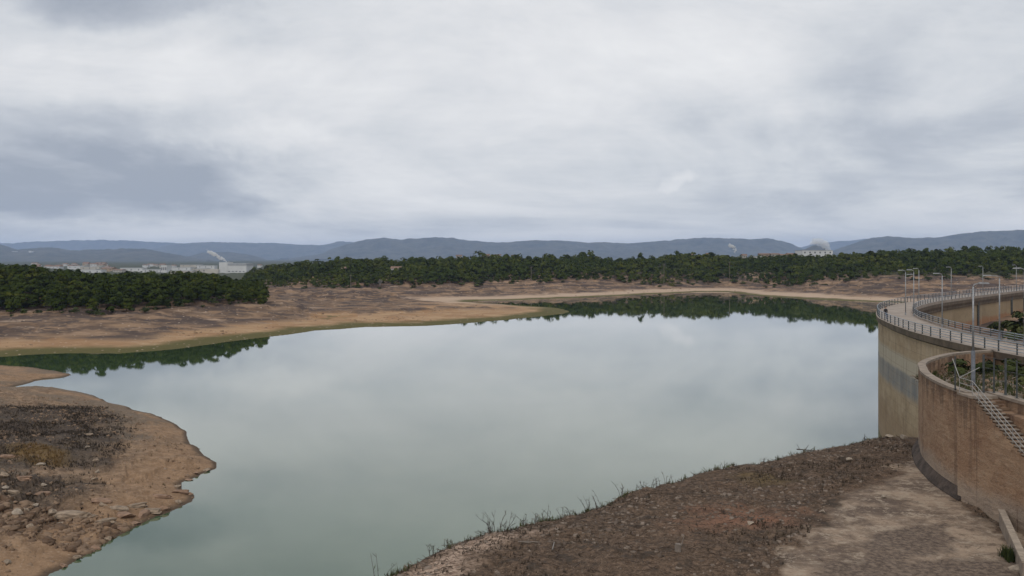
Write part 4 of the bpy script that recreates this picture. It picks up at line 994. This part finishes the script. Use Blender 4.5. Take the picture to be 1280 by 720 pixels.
for k, (x, y, s, lb) in enumerate([(1062, 576, .45, 'pale boulder near the bank edge beside the dam'), (1130, 548, .6, 'pale flat rock at the foot of the dam'), (1112, 547, .5, 'grey rock near the foot of the dam'), (938, 655, .35, 'pale stone in the reddish patch of litter'), (1028, 640, .3, 'pale stone at the edge of the concrete apron'), (1276, 714, .7, 'white rock beside the grass tuft at the low wall'), (1148, 556, .4, 'pale stone against the rounded wall'), (1104, 622, .3, 'light lump of concrete on the apron')]):
    put_rock(x, y, 11, s, s * .8, s * .5, M['palerock'], lb, None, k + 2)

def scatter_mesh(name, pts, shapes, mat, label, cat, tonef=None):
    Vs, Fs, Ts = [], [], []; b0 = 0; r = np.random.default_rng(3)
    for (x, y, z, s, a, tilt) in pts:
        V, Fq = shapes[r.integers(len(shapes))]
        ca, sa = math.cos(a), math.sin(a); ct, st = math.cos(tilt), math.sin(tilt)
        Wv = V * s; Wv = np.stack([Wv[:, 0] * ct + Wv[:, 2] * st, Wv[:, 1], -Wv[:, 0] * st + Wv[:, 2] * ct], -1)
        Wv = np.stack([Wv[:, 0] * ca - Wv[:, 1] * sa + x, Wv[:, 0] * sa + Wv[:, 1] * ca + y, Wv[:, 2] + z], -1)
        Vs.append(Wv); Fs.append(Fq + b0); b0 += len(V); Ts.append(np.full(len(V), r.uniform(0, 1)))
    o = link(name, np_mesh(name, np.concatenate(Vs), np.concatenate(Fs), {'tone': np.concatenate(Ts)}), mat); tag(o, label, cat, kind='stuff'); return o
def stone_shape(seed):
    r = np.random.default_rng(seed); bx = np.array([[-1, -1, -1], [1, -1, -1], [1, 1, -1], [-1, 1, -1], [-1, -1, 1], [1, -1, 1], [1, 1, 1], [-1, 1, 1]], float) * np.array([1, .75, .45])
    bx = bx + r.normal(0, .22, bx.shape); bx[4:, :2] *= .7
    return bx, np.array([(0, 3, 2, 1), (4, 5, 6, 7), (0, 1, 5, 4), (1, 2, 6, 5), (2, 3, 7, 6), (3, 0, 4, 7)])
stones = [stone_shape(k) for k in range(8)]
def stick_shape(seed):
    r = np.random.default_rng(seed); w = .028; n_ = 3; V = []
    for k in range(n_):
        x = -1 + k; dy = r.normal(0, .09); dz = r.normal(0, .05)
        for yy, z_ in ((-w, 0), (w, 0), (0, w * 1.6)): V.append((x, yy + dy, z_ + dz + w))
    V = np.array(V); f = []
    for k in range(n_ - 1):
        for e in range(3): f.append((k * 3 + e, k * 3 + (e + 1) % 3, k * 3 + 3 + (e + 1) % 3, k * 3 + 3 + e))
    return V, np.array(f)
sticks = [stick_shape(k) for k in range(8)]
def blade_shape(seed, n_=9, h=1.0, spread=.5, w=.05):
    r = np.random.default_rng(seed); V = []; f = []
    for k in range(n_):
        a = r.uniform(0, 6.28); bx, by = r.normal(0, .12, 2); L = h * r.uniform(.5, 1); sp = spread * r.uniform(.2, 1); c_, s_ = math.cos(a), math.sin(a); b0 = len(V)
        for t in (0, .6, 1):
            x = bx + c_ * sp * t * t * L; y = by + s_ * sp * t * t * L; z_ = L * (t - .2 * t * t * sp); ww = w * (1 - .85 * t)
            V += [(x - s_ * ww, y + c_ * ww, z_), (x + s_ * ww, y - c_ * ww, z_)]
        f += [(b0, b0 + 1, b0 + 3, b0 + 2), (b0 + 2, b0 + 3, b0 + 5, b0 + 4)]
    return np.array(V), np.array(f)
tufts = [blade_shape(k) for k in range(8)]
def soft_at(X, Y, poly, w, seed):
    d = poly_dist(X, Y, np.asarray(poly)); s_ = np.where(in_poly(X, Y, poly), d, -d) + fbm(X / 3, Y / 3, seed, 4) * 3
    return np.clip(.5 + s_ / w, 0, 1)
def region_pts(poly, n_, seed, smin, smax, tilt=.25, sink=0.0, dens=None, excl=None):
    r = np.random.default_rng(seed); poly = np.asarray(poly); lo, hi = poly.min(0), poly.max(0); out = []
    X = r.uniform(lo[0], hi[0], n_ * 9); Y = r.uniform(lo[1], hi[1], n_ * 9); k = in_poly(X, Y, poly)
    if excl is not None: k &= ~in_poly(X + fbm(X / 2, Y / 2, 5, 3) * 1.5, Y, excl)
    if dens is not None: k &= dens(X, Y) > r.uniform(0, 1, len(X)) * .999
    X, Y = X[k][:n_], Y[k][:n_]; sdv = lake_sd(X, Y); g_ = sdv > .15; X, Y, sdv = X[g_], Y[g_], sdv[g_]; Z = ground_z(X, Y, sdv)
    S = smin * (smax / smin) ** (r.uniform(0, 1, len(X)) ** 2.2)
    return [(x, y, z_ - sink * s, s, r.uniform(0, 6.28), r.normal(0, tilt)) for x, y, z_, s in zip(X, Y, Z, S)]
FGP = [(-10, 44)] + [(x, y) for x, y in offset_edge(EDGE, .8)] + [(40, 92), (36, 78), (30, 44)]
scatter_mesh('dry_twigs', region_pts(FGP, 15000, 1, .16, .55, .22, excl=APRON_POLY), sticks, M['litter'], 'dry twigs and chippings strewn over the near bank', 'twigs')
scatter_mesh('dry_twigs', region_pts(APRON_POLY, 260, 2, .1, .35, .1), sticks, M['scrub'], 'few dark twigs on the concrete apron', 'twigs')
scatter_mesh('rubble', region_pts(FGP, 2600, 4, .06, .24, .3, .1, dens=lambda X, Y: np.clip((fbm(X / 4, Y / 4, 91, 3) + .2) * 1.6 + np.clip((Y - 78) / 10, 0, .6), .05, 1), excl=APRON_POLY), stones, leaf_mat('rubble_stone', (.10, .075, .058), (.21, .165, .13), (.36, .31, .26)), 'small pale stones among the litter of the near bank', 'rubble')
scatter_mesh('grass', region_pts(FGP, 2600, 6, .14, .42, .3, .05, dens=lambda X, Y: np.clip((fbm(X / 5, Y / 5, 92, 3) + .05) * 2.2, .02, 1), excl=APRON_POLY), tufts, M['scrub'], 'dark dead grass tufts on the near bank', 'grass')
EP = offset_edge(EDGE, 1.2) + offset_edge(EDGE, -.9)[::-1]
scatter_mesh('grass', region_pts(EP, 2600, 8, .22, .7, .4, .05, dens=lambda X, Y: np.clip((fbm(X / 2.5, Y / 2.5, 93, 3)) * 3.0, .04, 1)), tufts, M['greengrass'], 'green and straw weeds along the lip of the near bank', 'grass')
PENP = [P(x, y, 2.5) for x, y in [(-60, 500), (100, 491), (232, 540), (268, 583), (230, 612), (245, 622), (150, 668), (60, 722), (-60, 760)]]
pstone = leaf_mat('peninsula_stone', (.11, .07, .046), (.22, .15, .10), (.36, .28, .21))
scatter_mesh('rubble', region_pts(PENP, 3200, 10, .06, .32, .3, .1, dens=lambda X, Y: np.clip(.35 + fbm(X / 6, Y / 8, 94, 3) * 1.4, .06, 1)), stones, pstone, 'brown stones littering the left peninsula', 'rubble')
scatter_mesh('rubble', region_pts([P(x, y, 3.2) for x, y in [(-30, 616), (60, 618), (120, 620), (190, 622), (215, 636), (120, 652), (-30, 650)]], 900, 11, .15, .7, .2, .1), stones, pstone, 'broken rock band across the left peninsula', 'rubble')
scatter_mesh('dry_scrub', region_pts(PENP, 11000, 12, .2, .55, .45, .05, dens=lambda X, Y: soft_at(X, Y, pen_dark1, 5.0, 7) * np.clip(.5 + fbm(X / 3, Y / 4, 97, 3) * 1.8, .05, 1)), tufts, M['scrub'], 'dark burnt looking scrub on the left peninsula', 'scrub')
scatter_mesh('dry_scrub', region_pts(PENP, 6000, 13, .2, .55, .45, .05, dens=lambda X, Y: soft_at(X, Y, pen_dark2, 4.0, 8) * np.clip(.5 + fbm(X / 3, Y / 4, 98, 3) * 1.8, .05, 1)), tufts, M['scrub'], 'dark scrub strip in the middle of the left peninsula', 'scrub')
scatter_mesh('golden_grass', region_pts(pen_gold, 420, 14, .3, .55, .3, .05), tufts, M['goldgrass'], 'golden dry grass patch on the left peninsula', 'grass')
scatter_mesh('dry_scrub', region_pts(PENP, 700, 15, .2, .5, .3, .05, dens=lambda X, Y: np.clip((fbm(X / 5, Y / 5, 95, 3)) * 2.2, 0, 1)), tufts, M['drygrass'], 'straw tufts between stones on the left peninsula', 'grass')
PLP = [(36, 79), (40, 84.5), (46, 88), (49, 88), (49, 60), (35, 58), (33.5, 66)]
def platform_pts(n_, seed, s0, s1):
    r = np.random.default_rng(seed); X = r.uniform(33, 49.5, n_ * 3); Y = r.uniform(57, 90, n_ * 3); k = in_poly(X, Y, np.array(PLP)); X, Y = X[k][:n_], Y[k][:n_]
    Z = CREST - .75 - .9 * np.clip((Y - 66) / 20, 0, 1) + fbm(X / 2.5, Y / 2.5, 71, 4) * .3
    return [(x, y, z_, r.uniform(s0, s1), r.uniform(0, 6.28), r.normal(0, .3)) for x, y, z_ in zip(X, Y, Z)]
scatter_mesh('dry_twigs', platform_pts(1100, 21, .25, .9), sticks, M['litter'], 'tangled dry brushwood on the walled platform', 'twigs')
scatter_mesh('grass', platform_pts(900, 22, .25, .7), tufts, M['shrub'], 'dark green weeds on the walled platform', 'grass')
scatter_mesh('rubble', platform_pts(350, 23, .08, .3), stones, pstone, 'loose stones on the walled platform', 'rubble')
# far-bank pebbles and boulders
FBP = [P(x, y, 1.5) for x, y in [(0, 432), (150, 428), (300, 414), (420, 404), (560, 398), (690, 388), (560, 380), (400, 384), (250, 396), (0, 405)]]
scatter_mesh('rubble', region_pts(FBP, 1500, 31, .15, .8, .2, .2, dens=lambda X, Y: np.clip(fbm(X / 25, Y / 20, 96, 3) * 2, .03, 1)), stones, pstone, 'scattered stones on the left far bank', 'rubble')
FB2 = [P(x, y, 3) for x, y in [(700, 368), (830, 362), (930, 360), (1090, 370), (1240, 372), (1240, 352), (1000, 352), (860, 354), (700, 358)]]
scatter_mesh('rubble', region_pts(FB2, 900, 32, .3, 1.3, .2, .2), stones, pstone, 'scattered stones on the right far bank', 'rubble')

# ------------------------------------------------------------------ weeds, bush, stump and branch on the near bank
LIP = offset_edge(EDGE, .25)
def lip(px, inset=0.0):
    e = offset_edge(EDGE, .25 - inset); us = [640 + F * q[0] / q[1] for q in e]
    return float(np.interp(px, us, [q[0] for q in e])), float(np.interp(px, us, [q[1] for q in e]))
def weed(px, py, h, seed, label, n_=5, leafy=True):
    X, Y = lip(px)
    if px < 476: X, Y = PD(px, 52.0)
    r = random.Random(seed); Y += r.uniform(-.3, .5); t = empty('weed', (X, Y, gz(X, Y) - .05), r.uniform(0, 6), label, 'plant', 'weeds on the bank edge'); a = MB(); lf = MB()
    for k in range(n_):
        an = r.uniform(0, 6.28); L = h * r.uniform(.35, 1) * 1.05; ln = r.uniform(.1, .6); bx, by = r.gauss(0, .22), r.gauss(0, .15)
        f_ = lambda t_: Vector((bx + math.cos(an) * ln * L * t_ ** 1.7, by + math.sin(an) * ln * L * t_ ** 1.7, L * t_ * (1 - .12 * t_ * ln)))
        a.tube([f_(0), f_(.35), f_(.7), f_(1)], .02, 4, .008, cap=False)
        for q_ in range(4 if leafy else 2):
            c_ = f_(r.uniform(.35, 1)); d_ = Vector((r.uniform(-1, 1), r.uniform(-1, 1), r.uniform(.1, .9))) * r.uniform(.1, .28); a.tube([c_, c_ + d_], .012, 3, .006, cap=False)
            s_ = Vector((r.uniform(-1, 1), r.uniform(-1, 1), 0)) * .025
            lf.add([c_ + d_ * .4 - s_, c_ + d_ * .4 + s_, c_ + d_ * 1.3 + s_ * .3, c_ + d_ * 1.3 - s_ * .3], [(0, 1, 2, 3)])
    a.build('stems', M['twig'], t); lf.build('leaves', M[['scrub', 'greengrass', 'drygrass'][seed % 3]], t)
wd = [(470, 714, 2.0, 'tall lone weed at the lower left end of the bank'), (458, 716, 1.1, 'short weed left of the tall lone one'), (448, 720, .9, 'lowest weed at the bottom edge of the view'), (655, 650, 1.0, 'weed right of the bare bush'), (672, 643, 1.0, 'dark weed where the bank edge turns green'), (682, 641, 1.3, 'upright weed behind the green turf'), (706, 637, .9, 'weed clump before the tall stalks'), (716, 634, 1.0, 'second weed clump before the tall stalks'), (735, 629, 1.5, 'tall dark stalks, larger of the two neighbours'), (747, 626, 1.4, 'tall dark stalks, smaller of the two neighbours'), (776, 612, 1.6, 'slender tall weed alone on the bank edge'), (800, 605, .8, 'short weed past the slender one'), (822, 599, 1.0, 'spiky weed on the mid bank edge'), (836, 595, 1.3, 'bushy green weed on the mid bank edge'), (870, 589, .7, 'low weed on the mid bank edge'), (905, 580, .9, 'weed further along toward the dam'), (958, 570, .8, 'weed above the olive patch'), (1078, 545, 1.0, 'weed near the dam foot'), (1095, 540, 1.3, 'weed touching the dam wall'), (562, 676, .6, 'low weed on the pale soil'), (540, 684, .8, 'low weed on the bank edge left of the pale soil')]
for k, (x, y, h, lb) in enumerate(wd): weed(x, y, h, 40 + k, lb, 7 if h < 1.3 else 5)
X, Y = lip(622, .3)
bush = empty('bare_bush', (X, Y, gz(X, Y) - .1), 0, 'leafless grey bush spreading on the bank edge', 'bush')
rb = random.Random(8); a = MB()
def sprig(p, d, L, r, lev):
    q = p + d * L * .55 + Vector((rb.uniform(-1, 1), rb.uniform(-1, 1), 0)) * L * .06; e = q + (d + Vector((rb.uniform(-.3, .3), rb.uniform(-.3, .3), rb.uniform(-.1, .3)))).normalized() * L * .5
    a.tube([p, q, e], r, 4, r * .45, cap=False)
    if lev < 3:
        for k in range(3):
            f = rb.uniform(.3, 1); o = p.lerp(e, f); sprig(o, (d + Vector((rb.uniform(-1, 1), rb.uniform(-1, 1), rb.uniform(-.3, .6))) * .75).normalized(), L * rb.uniform(.35, .6), r * .6, lev + 1)
for k in range(9):
    an = rb.uniform(0, 6.28); el = rb.uniform(.35, 1.4); sprig(Vector((rb.uniform(-.3, .3), rb.uniform(-.3, .3), 0)), Vector((math.cos(an) * math.cos(el) * 1.3, math.sin(an) * math.cos(el), math.sin(el))).normalized(), rb.uniform(.9, 1.5), .026, 0)
a.build('branches', M['twig'], bush)
X, Y = P(847, 689, 11); X, Y = P(847, 689, gz(X, Y))
st = empty('tree_stump', (X, Y, gz(X, Y)), 0, 'short grey sawn tree stump in the litter', 'stump'); a = MB(); a.tube([(0, 0, -.2), (.02, 0, .2), (.03, 0, .42)], .2, 14, .17); a.build('bole', M['wood'], st, False)
a = MB(); a.tube([(.2, 0, .3), (.32, .05, .6), (.36, .04, .78)], .04, 6, .02); a.build('shoot', M['wood'], st)
X, Y = lip(1010, 1.0)
bt = empty('fallen_branch', (X, Y, gz(X, Y) + .15), .2, 'dark dead branch lying on the bank edge', 'branch'); a = MB(); a.tube([(-1.2, 0, .25), (-.3, .1, .12), (1.0, -.1, .05)], .06, 6, .03); a.tube([(-.3, .1, .12), (.3, .5, .5)], .04, 5, .015); a.tube([(.2, 0, .1), (.9, .3, .35)], .03, 5, .012); a.tube([(-.9, 0, .2), (-1.1, .2, .7)], .03, 5, .012); a.build('limb', M['twig'], bt)
X, Y = P(660, 679, 10.5); X, Y = P(660, 679, gz(X, Y))
bt = empty('fallen_branch', (X, Y, gz(X, Y) + .08), -.05, 'pale stripped branch lying flat on the litter', 'branch'); a = MB(); a.tube([(-.6, 0, .06), (.1, .06, .05), (.75, -.02, .05)], .05, 6, .025); a.tube([(-.5, 0, .06), (.2, -.25, .06)], .04, 5, .02); a.build('limb', M['wood'], bt)
X, Y = P(692, 686, 10.7); X, Y = P(692, 686, gz(X, Y))
bt = empty('fallen_branch', (X, Y, gz(X, Y) + .05), 1.35, 'short upright looking pale stick on the litter', 'branch'); a = MB(); a.tube([(-.4, 0, .05), (.5, .05, .2)], .045, 6, .025); a.build('limb', M['palebark'], bt)
X, Y = P(1272, 698, 11)
gt = scatter_mesh('grass_tuft', [(X + rd.uniform(-.7, .7), Y + rd.uniform(-.5, .5), 10.95, rd.uniform(.5, .95), rd.uniform(0, 6), .1) for _ in range(40)], tufts, M['shrub'], 'dark green grass clump at the end of the low wall', 'grass')

# shrubs below the dam
for k, (px, d, s) in enumerate([(1262, 190, 2.0), (1270, 178, 1.7), (1253, 196, 1.3), (1278, 185, 2.2), (1240, 200, 1.0)]):
    X, Y = PD(px, d); o = bpy.data.objects.new('shrub', shr[k % 4]); C.objects.link(o); o.location = (X, Y, gz(X, Y) - .1); o.scale = (s, s, s); tag(o, 'green shrub in the hollow below the downstream side of the dam', 'shrub', 'shrubs below the dam')

# ------------------------------------------------------------------ haze
m = bpy.data.materials.new('haze_air'); m.use_nodes = True; nt = NT(m); nt.n.clear()
out = nt.n.new('ShaderNodeOutputMaterial'); pv = nt.n.new('ShaderNodeVolumePrincipled')
pv.inputs['Color'].default_value = (.52, .68, 1.0, 1); pv.inputs['Density'].default_value = 4.6e-5; pv.inputs['Anisotropy'].default_value = 0.0
nt.l.new(pv.outputs[0], out.inputs['Volume'])
a = MB(); a.box(-19500, 19500, -900, 25600, -9, 470); h = a.build('haze', m); tag(h, 'thin blue haze filling the air over the valley', 'haze', kind='stuff')

# ------------------------------------------------------------------ sky, sun
world = bpy.data.worlds.new('World'); scene.world = world; world.use_nodes = True
nt = NT(tree=world.node_tree); nt.n.clear()
out = nt.n.new('ShaderNodeOutputWorld'); bg = nt.n.new('ShaderNodeBackground'); nt.l.new(bg.outputs[0], out.inputs[0])
sky = nt.n.new('ShaderNodeTexSky'); sky.sky_type = 'NISHITA'; sky.sun_disc = False
SE, SA = math.radians(42), math.radians(200)
sky.sun_elevation = SE; sky.sun_rotation = SA
dirv = nt.n.new('ShaderNodeTexCoord').outputs['Generated']; d3 = nt.sep(dirv)
zc = nt.math('MAXIMUM', d3[2], 0.0)
den = nt.math('ADD', zc, .19)
cu = nt.math('DIVIDE', d3[0], den); cv = nt.math('DIVIDE', d3[1], den)
cp = nt.comb(cu, cv, 0)
c1 = nt.noise(cp, .55, 7, .58, .7); c2 = nt.noise(nt.vmath('ADD', cp, (7.3, 2.1, 0)), 1.5, 9, .66, .5); c3 = nt.noise(nt.scale(cp, .5, 1.0, 1), 2.6, 8, .66, .3)
val = nt.math('ADD', nt.math('MULTIPLY', nt.step(c1, .34, .66), .34), nt.math('ADD', nt.math('MULTIPLY', c2, .40), nt.math('MULTIPLY', c3, .26)))
val = nt.math('ADD', nt.math('MULTIPLY', nt.math('SUBTRACT', val, .5), .74), .505)
# cloud banks by bearing and elevation (u = x/y, v = z/y ahead of the viewpoint)
yy = nt.math('MAXIMUM', d3[1], .05); u = nt.math('DIVIDE', d3[0], yy); v = nt.math('DIVIDE', d3[2], yy)
wn1 = nt.noise(dirv, 5.0, 6, .6); wn2 = nt.noise(nt.vmath('ADD', dirv, (3, 5, 1)), 7.0, 6, .6)
uw = nt.math('ADD', u, nt.math('MULTIPLY', nt.math('SUBTRACT', wn1, .5), .22)); vw = nt.math('ADD', v, nt.math('MULTIPLY', nt.math('SUBTRACT', wn2, .5), .075))
front = nt.step(d3[1], .1, .3)
def blob(px, py, wx, wy, soft_=.0):
    a_ = nt.math('DIVIDE', nt.math('SUBTRACT', uw, (px - 640) / F), wx / F); b_ = nt.math('DIVIDE', nt.math('SUBTRACT', vw, (HZ - py) / F), wy / F)
    r2 = nt.math('ADD', nt.math('MULTIPLY', a_, a_), nt.math('MULTIPLY', b_, b_))
    return nt.math('MULTIPLY', nt.step(r2, 1.6, .0), front)
def acc(val, terms):
    for bl, w_ in terms: val = nt.math('ADD', val, nt.math('MULTIPLY', bl, w_))
    return val
val = acc(val, [(blob(120, 222, 290, 50), -.19), (blob(60, 190, 220, 70), -.07), (blob(150, -5, 170, 34), -.17), (blob(130, 92, 260, 42), .10), (blob(330, 182, 60, 26), .08), (blob(1200, 90, 220, 90), -.02), (blob(1090, 165, 170, 30), -.03), (blob(845, 229, 16, 9), .10), (blob(700, 190, 90, 20), .05), (blob(560, 285, 420, 30), .03), (blob(700, 90, 330, 80), .03), (blob(310, 262, 150, 22), -.06)])
ramp = nt.n.new('ShaderNodeValToRGB'); nt.l.new(val, ramp.inputs[0])
e = ramp.color_ramp.elements
K = 10.0
def lin(r, g_, b_): return tuple(((x / 255) / 12.92 if x / 255 <= .04045 else ((x / 255 + .055) / 1.055) ** 2.4) * K for x in (r, g_, b_))
e[0].position = .22; e[0].color = (*[x / K for x in lin(163, 170, 182)], 1)
e[1].position = .70; e[1].color = (*[x / K for x in lin(246, 246, 246)], 1)
for pos_, colr in ((.36, (192, 197, 205)), (.47, (216, 219, 223)), (.56, (230, 231, 233))):
    q = e.new(pos_); q.color = (*[x / K for x in lin(*colr)], 1)
cloud = nt.vmath('MULTIPLY', ramp.outputs[0], (K, K, K))
# clouds overhead are thinner and brighter than the ones near the horizon
zen = nt.step(d3[2], .22, .8, 1.0, 1.3)
cloud = nt.vmath('MULTIPLY', cloud, nt.comb(zen, zen, zen))
mixn = nt.mix(.96, sky.outputs[0], cloud)
nt.l.new(mixn, bg.inputs[0]); bg.inputs[1].default_value = .1

sl = bpy.data.lights.new('sun', 'SUN'); sl.energy = 1.1; sl.angle = math.radians(18); sl.color = (1, .965, .92)
so = bpy.data.objects.new('sun', sl); C.objects.link(so)
# direction toward the sun, measured like the sky texture's rotation
sd3 = Vector((math.sin(SA) * math.cos(SE), math.cos(SA) * math.cos(SE), math.sin(SE)))
so.rotation_euler = sd3.to_track_quat('Z', 'Y').to_euler(); so.location = (0, 0, 200)

# ------------------------------------------------------------------ camera
cam = bpy.data.cameras.new('camera'); co = bpy.data.objects.new('camera', cam); C.objects.link(co)
co.location = (0, 0, CAMZ); co.rotation_euler = (math.pi / 2, 0, 0)
cam.sensor_width = 36; cam.lens = F / 1280 * 36; cam.shift_y = -(360 - HZ) / 1280; cam.clip_start = .1; cam.clip_end = 90000
scene.camera = co
vs = scene.view_settings; vs.view_transform = 'Standard'; vs.look = 'None'; vs.exposure = 0; vs.gamma = 1; vs.use_curve_mapping = False
scene.cycles.use_denoising = True
scene.cycles.max_bounces = 6; scene.cycles.diffuse_bounces = 3; scene.cycles.glossy_bounces = 3; scene.cycles.transparent_max_bounces = 24; scene.cycles.volume_bounces = 1
scene.cycles.caustics_reflective = False; scene.cycles.caustics_refractive = False
